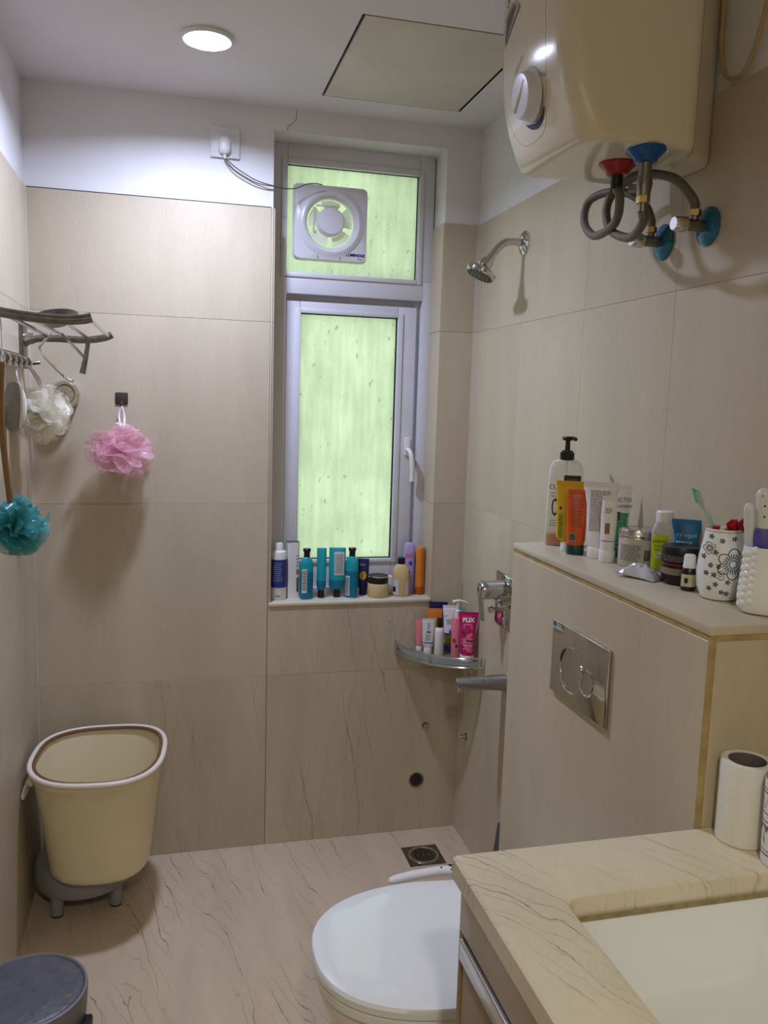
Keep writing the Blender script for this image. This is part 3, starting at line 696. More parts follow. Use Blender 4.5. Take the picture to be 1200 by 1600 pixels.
# floor drain
t = thing('floor_drain', 'square dark metal floor drain with round slotted grate', 'drain', (.824, 2.530, 0))
part('frame', box(B(), -.062, .062, -.060, .060, 0, .003, .0008, 1), M_steel, t)
part('grate_ring', lathe(B(), [(.003, .052), (.005, .051), (.005, .045), (.0032, .044)], (0, 0, 0), (0, 0, 1), 40, False, False), M_chrome, t)
part('grate_plate', lathe(B(), [(.0028, .045), (.0040, .0445), (.0040, .001)], (0, 0, 0), (0, 0, 1), 40), M_steel, t)
for i in range(-4, 5):
    x = i * .0092; h = math.sqrt(max(.038 ** 2 - x * x, 0))
    segs = [(-h, h)] if i % 2 else [(-h, -.006), (.006, h)]
    for a, b in segs:
        part('slot', box(B(), x - .0026, x + .0026, a, b, .0036, .0045), M_gap, t)

# ================================================================== TOILET
TX, TY, TZ = XB, 1.468, .46
toilet = thing('toilet', 'white wall-hung toilet with closed lid beside the vanity', 'toilet', (XB, TY, 0))
def dshape(x_tip, x_back, hw, z, n=40, grow=0.0):
    P = []; L_ = x_back - x_tip
    for i in range(n + 1):
        t = i / n; a = math.pi * (t - .5)      # half superellipse nose
        c, s = math.cos(a), math.sin(a)
        x = x_tip + (L_ * .60) * (1 - abs(c) ** .88) - grow; y = hw * math.copysign(abs(s) ** .84, s) * 1.0
        P.append((x, y))
    pts = [Vector((x_back, -hw * .90, z))] + [Vector((x, y * (1 + grow / hw), z)) for x, y in P] + [Vector((x_back, hw * .90, z))]
    return pts
lx = .262 - XB
lid = [dshape(lx + .006, -.085, .196, .436), dshape(lx, -.085, .201, .440), dshape(lx, -.085, .201, .452), dshape(lx + .004, -.086, .197, .458), dshape(lx + .015, -.092, .186, .4605), dshape(lx + .08, -.12, .13, .4625), dshape(lx + .2, -.20, .03, .463)]
part('lid', rings(B(), lid), M_ceram, toilet, label='closed white glossy lid')
seat = [dshape(lx + .010, -.085, .192, .412), dshape(lx + .004, -.085, .197, .416), dshape(lx + .004, -.085, .197, .430), dshape(lx + .009, -.085, .193, .434)]
part('seat', rings(B(), seat), M_ceram, toilet)
bowl = [dshape(-.30, -.002, .095, .10), dshape(-.36, -.002, .115, .13), dshape(lx + .10, -.002, .150, .24), dshape(lx + .03, -.002, .180, .34), dshape(lx + .012, -.002, .188, .39), dshape(lx + .012, -.002, .188, .408)]
part('bowl', rings(B(), bowl), mat('warm_ceramic', hx(232, 226, 208), .12), toilet)
part('hinge_block', box(B(), -.088, -.012, -.165, .165, .408, .455, .012, 3), M_ceram, toilet)
t = thing('bidet_attachment', 'white bidet control arm sticking out beside the toilet lid', 'bidet', (.66, 1.728, .425))
f = [(.700, 1.712, .434, .020, .012), (.660, 1.724, .437, .0145, .010), (.600, 1.728, .438, .0135, .0095), (.540, 1.724, .437, .0135, .0095), (.495, 1.717, .436, .012, .009), (.482, 1.7145, .4355, .009, .007), (.477, 1.713, .435, .003, .002)]
R = [[Vector((x, y + ry * math.cos(a), z + rz * math.sin(a))) for a in [2 * math.pi * i / 20 for i in range(20)]] for x, y, z, ry, rz in f]
part('control_arm', rings(B(), R), M_white, t, world=True)
part('mounting_arm', box(B(), .690, .735, 1.640, 1.725, .4095, .426, .003), M_white, t, world=True)
bm = B()
for i in range(5):
    x = .630 + .004 * (i % 2); box(bm, x - .003, x + .004, 1.716 + .005 * i, 1.719 + .005 * i, .4470 - .0006 * (i - 2) ** 2, .4482 - .0006 * (i - 2) ** 2)
lathe(bm, [(0, .0025), (.001, .0025)], (.607, 1.7255, .4472), (0, 0, 1), 10)
part('print_mark', bm, M_print, t, world=True)

# flush plate
t = thing('flush_plate', 'square polished chrome dual flush plate on the cistern boxing', 'flush plate', (XB, 1.456, 1.0))
part('plate', box(B(), -.009, 0, -.116, .116, -.078, .076, .0035, 3), M_chrome2, t)
def crescent(cy, cz, r, a0, a1, th):
    bm = B(); pts = [(-.0105, cy + r * math.cos(a0 + (a1 - a0) * i / 18), cz + r * math.sin(a0 + (a1 - a0) * i / 18)) for i in range(19)]
    return tube(bm, pts, lambda q: .0006 + th * math.sin(math.pi * min(max(q, 0), 1)) ** .7, 10, smooth=False)
part('large_button', lathe(B(), [(.008, .047), (.0105, .046), (.0100, .040), (.0094, .001)], (0, .022, -.008), (-1, 0, 0), 40), M_chrome2, t)
part('large_button_lip', crescent(.022, -.008, .046, math.radians(20), math.radians(-120), .0032), M_chrome2, t)
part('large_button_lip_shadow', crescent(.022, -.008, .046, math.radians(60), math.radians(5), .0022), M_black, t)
part('small_button', lathe(B(), [(.008, .026), (.0110, .0255), (.0104, .021), (.0098, .001)], (0, -.042, -.012), (-1, 0, 0), 36), M_chrome2, t)
part('small_button_lip', crescent(-.042, -.012, .0255, math.radians(0), math.radians(-130), .0026), M_chrome2, t)

# dark wiper blade leaning behind the boxing
t = thing('floor_wiper', 'dark blue-grey floor wiper leaning in the gap behind the cistern boxing', 'wiper', (XR - .05, 2.1, 0))
bm = B(); 
rings(bm, [[Vector((XR - .045, 2.262, .0)), Vector((XR - .045, 2.02, .0)), Vector((XR - .025, 2.02, .0)), Vector((XR - .025, 2.262, .0))],
           [Vector((XR - .040, 2.205, .275)), Vector((XR - .040, 2.10, .30)), Vector((XR - .022, 2.10, .30)), Vector((XR - .022, 2.205, .275))]])
part('blade_holder', bm, mat('slate_plastic', hx(72, 78, 84), .5), t, world=True)
part('pole', cyl(B(), (XR - .031, 2.10, .29), (XR - .016, 2.02, 1.0), .010, .010, 14), M_gray, t, world=True)

# ================================================================== VANITY
YV0 = .12
van = thing('vanity_cabinet', 'beige laminate vanity cabinet with metal handle strip under the counter', 'cabinet', (.69, .59, 0))
part('carcass', box(B(), XC + .034, XR - .002, YV0 + .02, YB - .014, .10, ZC - .20), M_laminate, van, world=True)
part('plinth', box(B(), XC + .08, XR - .004, YV0 + .03, YB - .03, 0, .10), M_black, van, world=True)
part('fascia', box(B(), XC + .014, XC + .034, YV0 + .02, YB - .004, ZC - .112, ZC - .033, .001), M_tile, van, world=True, label='stone fascia below the counter edge')
part('end_panel', box(B(), XC + .014, XR - .012, YB - .014, YB - .004, .10, ZC - .112, .001), M_laminate, van, world=True)
bm = B(); box(bm, XC + .010, XC + .034, YV0 + .02, YB - .016, ZC - .150, ZC - .118, .002)
part('handle_strip', bm, M_alu, van, world=True, label='brushed aluminium handle strip')
for a, b in ((YV0 + .02, .582), (.586, YB - .016)):
    part('door', box(B(), XC + .016, XC + .033, a, b, .104, ZC - .153, .0015), M_laminate, van, world=True)

# counter slab with basin cut-out
ct = thing('vanity_counter', 'beige veined marble counter with basin cut-out', 'counter', (.69, .59, ZC - .032))
CX0, CX1, CY0, CY1 = .502, .842, .44, .932
def rrect(x0, x1, y0, y1, r, z, n=5):
    P = []
    for cx, cy, a in ((x1 - r, y1 - r, 0), (x0 + r, y1 - r, 90), (x0 + r, y0 + r, 180), (x1 - r, y0 + r, 270)):
        for i in range(n + 1):
            t = math.radians(a + 90 * i / n); P.append(Vector((cx + r * math.cos(t), cy + r * math.sin(t), z)))
    return P
bm = B(); n_ = len(rrect(0, 1, 0, 1, .1, 0))
def cr(z, g=0, h=0): return rrect(CX0 - g, CX1 + g, CY0 - g, CY1 + g, .022 + g, z)
def outr(z, g=0): return rrect(XC + g, XR - .001, YV0 + g, YB - .001, .0015, z)
rings(bm, [cr(ZC - .032), cr(ZC - .007), cr(ZC - .002, .002), cr(ZC, .006), outr(ZC, .004), outr(ZC - .0035), outr(ZC - .032)], False, False)
V0 = [v for v in bm.verts if abs(v.co.z - (ZC - .032)) < 1e-5]
rings(bm, [outr(ZC - .032), cr(ZC - .032)], False, False)
part('counter_slab', bm, M_counter, ct, world=True)
part('basin_sealant', rings(B(), [cr(ZC - .031, -.0005), cr(ZC - .026, -.0035), cr(ZC - .033, -.005)], False, False), mat('stained_sealant', hx(150, 136, 92), .6, noise=.3, nscale=60), ct, world=True)
bs = thing('wash_basin', 'white undermount ceramic basin set below the counter', 'basin', (.672, .686, ZC - .20))
def br(z, g, r=.03): return rrect(CX0 + g, CX1 - g, CY0 + g, CY1 - g, r, z, 5)
part('bowl', rings(B(), [br(ZC - .0335, -.014), br(ZC - .0335, .003), br(ZC - .045, .006), br(ZC - .085, .014), br(ZC - .125, .032, .05), br(ZC - .143, .060, .06), br(ZC - .150, .11, .05), br(ZC - .152, .15, .018), br(ZC - .165, .15, .018), br(ZC - .162, .06, .06), br(ZC - .14, .02, .05), br(ZC - .05, -.008), br(ZC - .036, -.014)], False, False), M_ceram, bs, world=True)
part('waste', lathe(B(), [(0, .026), (.003, .026), (.004, .018), (.001, .001)], ((CX0 + CX1) / 2, (CY0 + CY1) / 2, ZC - .1525), n=28), M_chrome2, bs, world=True)

# ================================================================== BUCKET, STOOLS
bk = thing('bucket', 'cream plastic bucket with brown trimmed rim standing on the low grey stool', 'bucket', (-.200, 2.465, .141))
def bsec(t, grow=0.0, e=2.7, z=None):
    cy = 2.465 - .020 * t; rx = .138 + .037 * t + grow; ry = .150 + .050 * t + grow
    return sup(rx, ry, e, 56, -.200, cy, (.141 + .339 * t) if z is None else z, math.radians(-4))
outer = [sup(.120, .130, 2.5, 56, -.2, 2.465, .141, math.radians(-4)), sup(.133, .145, 2.6, 56, -.2, 2.465, .146, math.radians(-4))] + [bsec(t) for t in (.05, .1, .3, .5, .7, .9)] + [bsec(.915, .004), bsec(.955, .005), bsec(.985, .003)]
part('body', rings(B(), outer, True, False), M_cream, bk, world=True)
inner = [bsec(.985, -.001), bsec(.9, -.006), bsec(.5, -.006), bsec(.1, -.006), sup(.115, .125, 2.5, 56, -.2, 2.465, .150)]
part('inside_wall', rings(B(), inner, False, True), M_creamin, bk, world=True)
rimpts = bsec(1.0, .006)
for i, p in enumerate(rimpts): p.z += .004 * math.sin(2 * 2 * math.pi * i / 56 + 1.0)
part('rim', tube(B(), rimpts, .0075, 10, 1, closed=True, smooth=False), M_creamrim, bk, world=True)
inpts = bsec(1.0, -.0045)
for i, p in enumerate(inpts): p.z += .004 * math.sin(2 * 2 * math.pi * i / 56 + 1.0) + .001
part('brown_trim', tube(B(), inpts, .0055, 8, 1, closed=True, smooth=False), M_brown, bk, world=True, label='brown band inside the rim')
lugp = (-.385, 2.40, .440)
part('handle_lug', box(B(), -.386, -.372, 2.375, 2.410, .425, .455, .003), M_creamrim, bk, world=True)
part('handle', tube(B(), [(-.388, 2.392, .437), (-.393, 2.355, .424), (-.394, 2.345, .408), (-.390, 2.42, .404), (-.380, 2.55, .408), (-.31, 2.655, .412), (-.20, 2.672, .415)], .0045, 8), M_creamrim, bk, world=True)

st = thing('low_stool', 'low round grey plastic stool under the cream bucket', 'stool', (-.255, 2.523, 0))
part('seat', lathe(B(), [(.066, .139), (.070, .142), (.095, .143), (.125, .140), (.135, .134), (.140, .122), (.1405, .001)], (0, 0, 0), n=56, cap0=False), M_gray, st)
part('seat_underside', lathe(B(), [(.072, .137), (.125, .130), (.13, .001)], (0, 0, 0), n=40, cap0=False), M_mgray, st)
for sx in (-1, 1):
    for sy in (-1, 1):
        a = math.radians(8.6); x, y = sx * .082, sy * .082; X, Y = x * math.cos(a) - y * math.sin(a), x * math.sin(a) + y * math.cos(a)
        lg = part('leg', cyl(B(), (X, Y, .004), (X * .97, Y * .97, .128), .0175, .020, 20), M_gray, st)
        part('foot_pad', cyl(B(), (X, Y, 0), (X, Y, .0045), .0178, .0178, 20), M_black, lg)
bn = thing('pedal_bin', 'round grey lidded bin with textured dark top on the floor by the left wall', 'bin', (-.284, 1.669, 0))
part('body', lathe(B(), [(0, .088), (.004, .094), (.12, .102), (.25, .108)], (0, 0, 0), n=48), M_mgray, bn)
part('lid_rim', lathe(B(), [(.25, .109), (.252, .113), (.295, .1165), (.312, .1175), (.319, .1165), (.320, .1125), (.316, .110)], (0, 0, 0), n=56, cap0=False, cap1=False), M_mgray, bn)
part('lid_top', lathe(B(), [(.3155, .1095), (.3175, .1075), (.3195, .1), (.3205, .05), (.321, .001)], (0, 0, 0), n=56, cap0=False), M_dgray, bn, label='dark hammered lid top')
bm = B(); box(bm, .098, .128, -.075, -.015, .150, .262, .006); box(bm, .118, .138, -.066, -.024, .165, .205, .004)
part('hinge_block', bm, M_black, bn)
part('pedal', box(B(), -.03, .03, -.135, -.08, .008, .022, .005), M_black, bn)

# ================================================================== LEFT WALL FITTINGS
rk = thing('towel_rack', 'aged chrome towel rack with side arms and rods on the left wall', 'towel rack', (XL, 2.26, 1.66))
def rp(name, bm, m=M_steel, **k): return part(name, bm, m, rk, world=True, **k)
rp('side_arm', tube(B(), [(XL, 1.96, 1.690), (-.36, 1.96, 1.682), (-.30, 1.96, 1.674), (-.23, 1.96, 1.670), (-.185, 1.96, 1.673), (-.164, 1.96, 1.678)], .0108, 12))
rp('side_arm', tube(B(), [(XL, 2.55, 1.640), (-.365, 2.55, 1.660), (-.31, 2.55, 1.664), (-.23, 2.55, 1.664), (-.18, 2.55, 1.672), (-.159, 2.55, 1.682)], .0100, 12))
for x, z in ((-.168, 1.679), (-.225, 1.673), (-.285, 1.673), (-.335, 1.676)):
    rp('rod', tube(B(), [(x, 1.96, z - .002), (x, 2.25, z - .003), (x, 2.55, z - .002)], .0052, 10), M_chrome)
rp('wall_plate', box(B(), XL, XL + .012, 2.53, 2.60, 1.585, 1.705, .004))
rp('wall_plate', box(B(), XL, XL + .012, 1.93, 1.99, 1.64, 1.73, .004))
rp('pivot', lathe(B(), [(0, .018), (.025, .016), (.03, .010)], (XL + .010, 2.56, 1.662), (1, 0, 0), 20), M_chrome)
rp('drop_rail', tube(B(), [(-.309, 2.45, 1.672), (-.335, 2.45, 1.640), (-.340, 2.448, 1.630), (-.330, 2.42, 1.616), (-.30, 2.37, 1.588), (-.262, 2.30, 1.556), (-.252, 2.29, 1.549), (-.238, 2.28, 1.544)], .0036, 8), M_chrome)
rp('drop_rail', tube(B(), [(-.284, 2.45, 1.673), (-.262, 2.42, 1.652), (-.218, 2.35, 1.609)], .0036, 8), M_chrome)
rp('hanging_hook', tube(B(), [(-.219, 2.5, 1.668), (-.221, 2.5, 1.645), (-.228, 2.5, 1.605), (-.236, 2.5, 1.568)], lambda q: .006 + .004 * abs(q - .35), 12), M_steel)
sd = thing('soap_dish', 'shallow steel soap dish lying on top of the towel rack', 'dish', (-.285, 2.38, 1.683))
bm = rings(B(), [sup(.030, .050, 2, 32, z=0), sup(.052, .080, 2, 32, z=.012), sup(.058, .088, 2, 32, z=.020), sup(.056, .086, 2, 32, z=.0205), sup(.050, .078, 2, 32, z=.014), sup(.028, .048, 2, 32, z=.003)])
sdo = part('dish', bm, M_steel, sd); sd.rotation_euler = (math.radians(-6), math.radians(-12), 0); sd.location.z = 1.692

hr = thing('hook_rail', 'row of small chrome hooks on the left wall under the towel rack', 'hook rail', (XL, 2.3, 1.60))
part('backplate', box(B(), 0, .010, -.24, .22, -.014, .016, .003), M_steel, hr)
for y in (-.20, -.12, -.04, .04, .12, .20):
    part('hook', tube(B(), [(.008, y, .004), (.026, y, .002), (.034, y, -.008), (.030, y, -.020), (.038, y, -.022)], .0045, 8), M_chrome, hr)
part('end_peg', lathe(B(), [(0, .010), (.006, .010), (.010, .006), (.042, .0055), (.046, .004)], (.010, .215, -.010), (1, .25, .12), 16), M_steel, hr)
rs = thing('round_fitting', 'round chrome wall fitting in the corner behind the cream bath puff', 'wall fitting', (-.302, D, 1.506))
part('cup', lathe(B(), [(0, .038), (.010, .040), (.040, .0415), (.052, .041), (.060, .036), (.060, .030), (.056, .027), (.056, .001)], (0, 0, 0), (.02, -1, .06), 36), M_chrome2, rs)
part('face', lathe(B(), [(.056, .027), (.0575, .026), (.0575, .001)], (0, 0, 0), (.02, -1, .06), 32), mat('worn_nickel', hx(168, 160, 138), .5, .5, noise=.3, nscale=90), rs)
part('centre_screw', lathe(B(), [(.0575, .006), (.061, .005)], (0, 0, 0), (.02, -1, .06), 14), M_black, rs)

def puff(bm, c, R, n, seed, clip=None, flat=(1, 1, 1)):
    """ruffled netting: many folded petals springing from the centre"""
    rnd = random.Random(seed); c = Vector(c)
    for k in range(n):
        zz = 1 - 2 * (k + .5) / n; ph = k * 2.39996 + rnd.uniform(-.3, .3); q = math.sqrt(max(0, 1 - zz * zz))
        d = Vector((q * math.cos(ph), q * math.sin(ph), zz)); d = (d + Vector([rnd.uniform(-.25, .25) for _ in range(3)])).normalized()
        u, v = frame_of(d); a = rnd.uniform(0, math.pi); s = u * math.cos(a) + v * math.sin(a); nrm = d.cross(s)
        Lg = R * rnd.uniform(.82, 1.1); W = R * rnd.uniform(.46, .80); p1 = rnd.uniform(0, 6); fr = rnd.uniform(1.2, 2.2); curl = rnd.uniform(.5, 1.1)
        I, J = 7, 11; G_ = []
        for i in range(I + 1):
            t = i / I; row = []
            ang = t * curl; base = d * (Lg * math.sin(min(ang / curl * 1.45, 1.57)) ) + nrm * (Lg * .28 * (t ** 3) * curl)
            for j in range(J + 1):
                x = j / J * 2 - 1; wd = W * (.25 + .75 * math.sin(math.pi * min(.15 + .62 * t, .77)))
                p = c + base * (1 - .16 * x * x * t) + s * wd * x + nrm * (R * .14 * t * math.sin(fr * math.pi * x + p1) + R * .10 * x * x * (1 - t))
                p = Vector((c.x + (p.x - c.x) * flat[0], c.y + (p.y - c.y) * flat[1], c.z + (p.z - c.z) * flat[2]))
                if clip: p = clip(p)
                row.append(bm.verts.new(p))
            G_.append(row)
        for r0, r1 in zip(G_[:-1], G_[1:]):
            for j in range(J): bm.faces.new((r0[j], r0[j + 1], r1[j + 1], r1[j]))
    return bm
def lo_clip(ax, v, side):
    def f(p):
        if side > 0: p[ax] = max(p[ax], v)
        else: p[ax] = min(p[ax], v)
        return p
    return f
ah = thing('adhesive_hook', 'dark square adhesive hook on the back wall tiles', 'hook', (-.143, D, 1.502))
part('pad', box(B(), -.0185, .0185, -.005, 0, -.018, .018, .003), mat('bronze_plastic', hx(62, 54, 48), .4), ah)
part('peg', tube(B(), [(0, -.003, -.010), (0, -.014, -.020), (0, -.022, -.024), (0, -.026, -.016)], .0035, 8), MATS['bronze_plastic'], ah)
lp = thing('bath_puff', 'pink net bath puff hanging from the dark square hook', 'bath puff', (-.139, D - .075, 1.34))
part('netting', puff(B(), (-.139, D - .078, 1.345), .094, 24, 3, lo_clip(1, D - .002, -1), (1.08, .72, .86)), M_netp, lp, world=True, sharp=180)
part('cord_loop', tube(B(), [(-.140, D - .060, 1.405), (-.150, D - .028, 1.445), (-.144, D - .022, 1.477), (-.142, D - .024, 1.478), (-.134, D - .028, 1.445), (-.136, D - .060, 1.405)], .0032, 8), M_white, lp, world=True)
lw = thing('bath_puff', 'cream white net bath puff hanging from the hook rail', 'bath puff', (-.325, 2.40, 1.46))
part('netting', puff(B(), (-.334, 2.40, 1.458), .074, 34, 5, lo_clip(0, XL + .002, 1), (1, 1, 1.02)), M_netw, lw, world=True, sharp=180)
part('cord_loop', tube(B(), [(-.335, 2.41, 1.53), (-.352, 2.42, 1.562), (-.369, 2.42, 1.585), (-.369, 2.425, 1.585), (-.346, 2.425, 1.562), (-.328, 2.415, 1.53)], .0028, 8), M_white, lw, world=True)
pd = thing('scrub_pad', 'grey scrub pad with white edging hanging from the hook rail', 'scrub pad', (-.38, 2.30, 1.47))
bm = rings(B(), [[Vector((-.3815 + a * .021, y, 1.475 + b * .062 + a * .004)) for a, b in [(math.copysign(abs(math.cos(t)) ** .7, math.cos(t)), math.copysign(abs(math.sin(t)) ** .7, math.sin(t))) for t in [2 * math.pi * i / 28 for i in range(28)]]] for y in (2.285, 2.300, 2.310)])
part('pad', bm, mat('grey_sponge', hx(150, 142, 134), .9, noise=.1, nscale=80, bump=.6, bscale=200), pd, world=True)
part('edging', tube(B(), [(-.366, 2.284, 1.535), (-.358, 2.283, 1.505), (-.357, 2.283, 1.465), (-.361, 2.283, 1.440), (-.367, 2.284, 1.420)], lambda q: .002 + .0055 * math.sin(math.pi * q), 8), M_paper, pd, world=True)
part('cord', tube(B(), [(-.368, 2.295, 1.535), (-.374, 2.30, 1.56), (-.377, 2.345, 1.582), (-.374, 2.34, 1.584)], .0015, 6), M_white, pd, world=True)
tb = thing('bath_brush', 'teal net puff on a wooden stick hanging from the towel rack', 'bath brush', (-.335, 1.95, 1.22))
part('stick', tube(B(), [(-.347, 1.952, 1.575), (-.349, 1.95, 1.43), (-.334, 1.95, 1.25)], .0068, 10), M_wood, tb, world=True)
part('netting', puff(B(), (-.327, 1.95, 1.222), .066, 38, 9, lo_clip(0, XL + .002, 1), (1.05, 1, .98)), M_nett, tb, world=True, sharp=180)
part('cord_loop', tube(B(), [(-.347, 1.952, 1.57), (-.352, 1.945, 1.62), (-.352, 1.948, 1.668), (-.351, 1.960, 1.6935), (-.350, 1.974, 1.668), (-.346, 1.96, 1.62), (-.346, 1.952, 1.57)], .0014, 6), M_white, tb, world=True)

# ================================================================== TOILETRIES: builders
def pl(name, col, rough=.35, **k): return mat(name, col, rough, **k)
def tube_form(w, h, cap_h, r_cap, top_w=None):
    tw = (top_w or w) / 2
    return Form([(cap_h, r_cap * .96, r_cap * .96, 2), (cap_h + h * .06, w * .44, r_cap * 1.0, 2.1), (h * .4, w * .46, r_cap * .88, 2.2), (h * .7, w * .49, r_cap * .52, 2.3), (h * .93, tw, .003, 2.6), (h * .935, tw, .0012, 4), (h, tw, .0010, 4)], 32)
def cap_form(h, r, flat=1.0): return Form([(0, r * .97, r * .97 * flat, 2.2), (.002, r, r * flat, 2.2), (h - .001, r, r * flat, 2.2), (h, r * .97, r * .97 * flat, 2.2)], 28)
def squeeze_tube(label, loc, rz, w, h, cap_h, r_cap, body, cap, top_w=None, tilt=0.0, group=None, name='squeeze_tube', cat='tube'):
    t = thing(name, label, cat, loc, rz, group, rot=(tilt, 0, rz) if tilt else None)
    f = tube_form(w, h, cap_h, r_cap, top_w)
    b = part('tube_body', f.mesh(), body, t); part('cap', cap_form(cap_h, r_cap * 1.04).mesh(), cap, t)
    return t, f

SZ = NZ0 + .0085
SG = 'bottles and jars along the window sill'
# 1 white aerosol style bottle with blue label
t = thing('lotion_bottle', 'tall white bottle with wide blue label at the end of the window sill', 'bottle', (.352, 2.768, SZ), face_cam(.35, 2.77), SG)
f = Form([(0, .0255, .0255, 2), (.003, .027, .027, 2), (.155, .027, .027, 2), (.162, .0255, .0255, 2), (.166, .016, .016, 2)], 36)
part('body', f.mesh(), M_white, t)
part('cap', lathe(B(), [(.165, .0155), (.186, .0150), (.190, .013)], (0, 0, 0), n=28), M_white, t)
part('label_band', Form([(.042, .0275, .0275, 2), (.137, .0275, .0275, 2)], 36).add(B(), False, False), pl('label_blue', hx(38, 58, 128)), t, label='blue wrap label')
fl = Form([(0, .0275, .0275, 2), (.2, .0275, .0275, 2)])
part('fine_print', lines_print(fl, -.017, .017, .062, .128, 10, .0022, .0006, 4), pl('print_pale', hx(150, 160, 200), .6), t, sharp=None)
part('fine_print', lines_print(fl, -.010, .012, .010, .016, 2, .0016, .0002, 5), M_print, t, sharp=None)
# 2 white carton
t = thing('carton', 'tall slim white carton standing beside the blue label bottle', 'box', (.4025, 2.789, SZ), face_cam(.40, 2.79, .25), SG)
f = Form([(0, .021, .017, 7), (.190, .021, .017, 7)], 32)
part('carton_body', f.mesh(), M_white, t)
part('end_flap', box(B(), -.021, .019, -.017, .012, .190, .1925, .0005, 1), pl('flap_slate', hx(70, 78, 92)), t)
part('print_block', patch(f, .009, .0165, .080, .098, 4, 2), pl('print_ochre', hx(150, 110, 50)), t)
part('print_block', patch(f, .010, .0165, .020, .070, 4, 4), pl('print_olive', hx(74, 78, 40)), t)
part('fine_print', lines_print(f, .009, .0165, .105, .150, 4, .004, .0009, 6), M_printg, t, sharp=None)
# teal shampoo bottles
M_tealliq = pl('teal_liquid', hx(0, 112, 142), .25)
M_teall = pl('teal_body', hx(18, 158, 168), .2)
def round_teal(label, x, y, h=.172, rz=0.0):
    t = thing('shampoo_bottle', label, 'bottle', (x, y, SZ), face_cam(x, y, rz), SG)
    f = Form([(0, .0215, .015, 2.4), (.003, .0225, .016, 2.4), (.100, .0225, .016, 2.4), (.125, .0215, .016, 2.3), (.138, .0165, .014, 2.1), (.143, .010, .010, 2)], 36)
    f2 = Form(f.S[:3]); 
    part('body', f.mesh(), M_teall, t)
    part('liquid_band', Form([(.0005, .0221, .0156, 2.4), (.003, .0228, .0163, 2.4), (.092, .0228, .0163, 2.4)], 36).add(B(), False, False), M_tealliq, t, label='darker blue lower part')
    part('cap', lathe(B(), [(.1425, .0105), (.160, .0105), (.162, .0125), (.170, .0135), (.172, .012)], (0, 0, 0), n=24), M_black, t)
    return t, f
t, f = round_teal('teal shampoo bottle with black cap beside the white carton', .446, 2.757, rz=.35)
part('label', patch(f, -.020, -.004, .022, .104, 6, 8), pl('label_pale', hx(196, 204, 204)), t)
part('fine_print', lines_print(f, -.0185, -.006, .030, .098, 9, .003, .0012, 7, .1), M_print, t, sharp=None)
t, f = round_teal('teal shampoo bottle with black cap beside the navy tube', .603, 2.760, rz=-.3)
part('label', patch(f, -.019, -.002, .008, .076, 6, 8), MATS['label_pale'], t)
part('fine_print', lines_print(f, -.0175, -.004, .012, .070, 11, .003, .0012, 8, .1), M_printg, t, sharp=None)
def inv_teal(label, x, y, w, d, rz):
    t = thing('conditioner_bottle', label, 'bottle', (x, y, SZ), face_cam(x, y, rz), SG)
    f = Form([(.026, .012, .010, 2.2), (.030, w * .38, d * .9, 2.4), (.040, w * .48, d, 2.6), (.10, w * .49, d, 2.8), (.150, w * .5, d * .75, 3), (.171, w * .5, d * .5, 3)], 36)
    part('body', f.mesh(), M_teall, t)
    part('liquid_band', Form([(.0262, .0122, .0102, 2.2), (.030, w * .38 + .0003, d * .9 + .0003, 2.4), (.040, w * .48 + .0003, d + .0003, 2.6), (.060, w * .483 + .0003, d + .0003, 2.65)], 36).add(B(), False, False), M_tealliq, t)
    part('cap', lathe(B(), [(0, .0115), (.002, .0125), (.024, .0105), (.027, .010)], (0, 0, 0), n=24), M_black, t)
    return t, f
inv_teal('slim teal conditioner bottle standing on its black cap', .4985, 2.767, .033, .015, 0)
t, f = inv_teal('wide teal conditioner bottle with pale label standing on its black cap', .5535, 2.770, .057, .016, 0)
part('label', patch(f, -.010, .024, .078, .158, 8, 8), MATS['label_pale'], t)
part('fine_print', lines_print(f, -.007, .021, .084, .152, 12, .0022, .0012, 9, .2), M_printg, t, sharp=None)
# navy tube
M_navyp = pl('navy_plastic', hx(24, 34, 84)); M_gold = pl('gold_print', hx(196, 150, 50))
t, f = squeeze_tube('navy tube with gold emblem on the window sill', (.651, 2.796, SZ), face_cam(.65, 2.8), .041, .126, .018, .013, M_navyp, M_navyp, group=SG)
part('emblem', disc_patch(f, 0, .068, .0125, .015, 20), M_gold, t, label='gold sun shaped emblem')
part('lettering', text_on(f, 'lotus', .010, 0, .106), pl('print_gold_pale', hx(200, 190, 150)), t, sharp=None)
# cream jar
t = thing('cream_jar', 'beige cosmetic jar with black lid on the window sill', 'jar', (.697, 2.762, SZ), face_cam(.7, 2.76), SG)
M_beige = pl('beige_cream', hx(206, 180, 130), .3)
part('body', lathe(B(), [(0, .034), (.003, .036), (.044, .0365), (.049, .034)], (0, 0, 0), n=40), M_beige, t)
part('lid', lathe(B(), [(.048, .0345), (.050, .0355), (.071, .0355), (.074, .034), (.0755, .028), (.0745, .020), (.0745, .001)], (0, 0, 0), n=40), M_black, t)
part('lid_edge', lathe(B(), [(.0695, .0358), (.072, .0358), (.0735, .0348)], (0, 0, 0), n=40, cap0=False, cap1=False), M_chrome, t)
# small white box behind
t = thing('soap_box', 'small white box between the beige jar and the beige bottle', 'box', (.745, 2.805, SZ), 0, SG)
part('carton_body', box(B(), -.012, .012, -.012, .012, 0, .062, .002), M_white, t); part('flap_line', box(B(), -.0122, .0122, -.0124, -.0118, .052, .0525), M_printg, t)
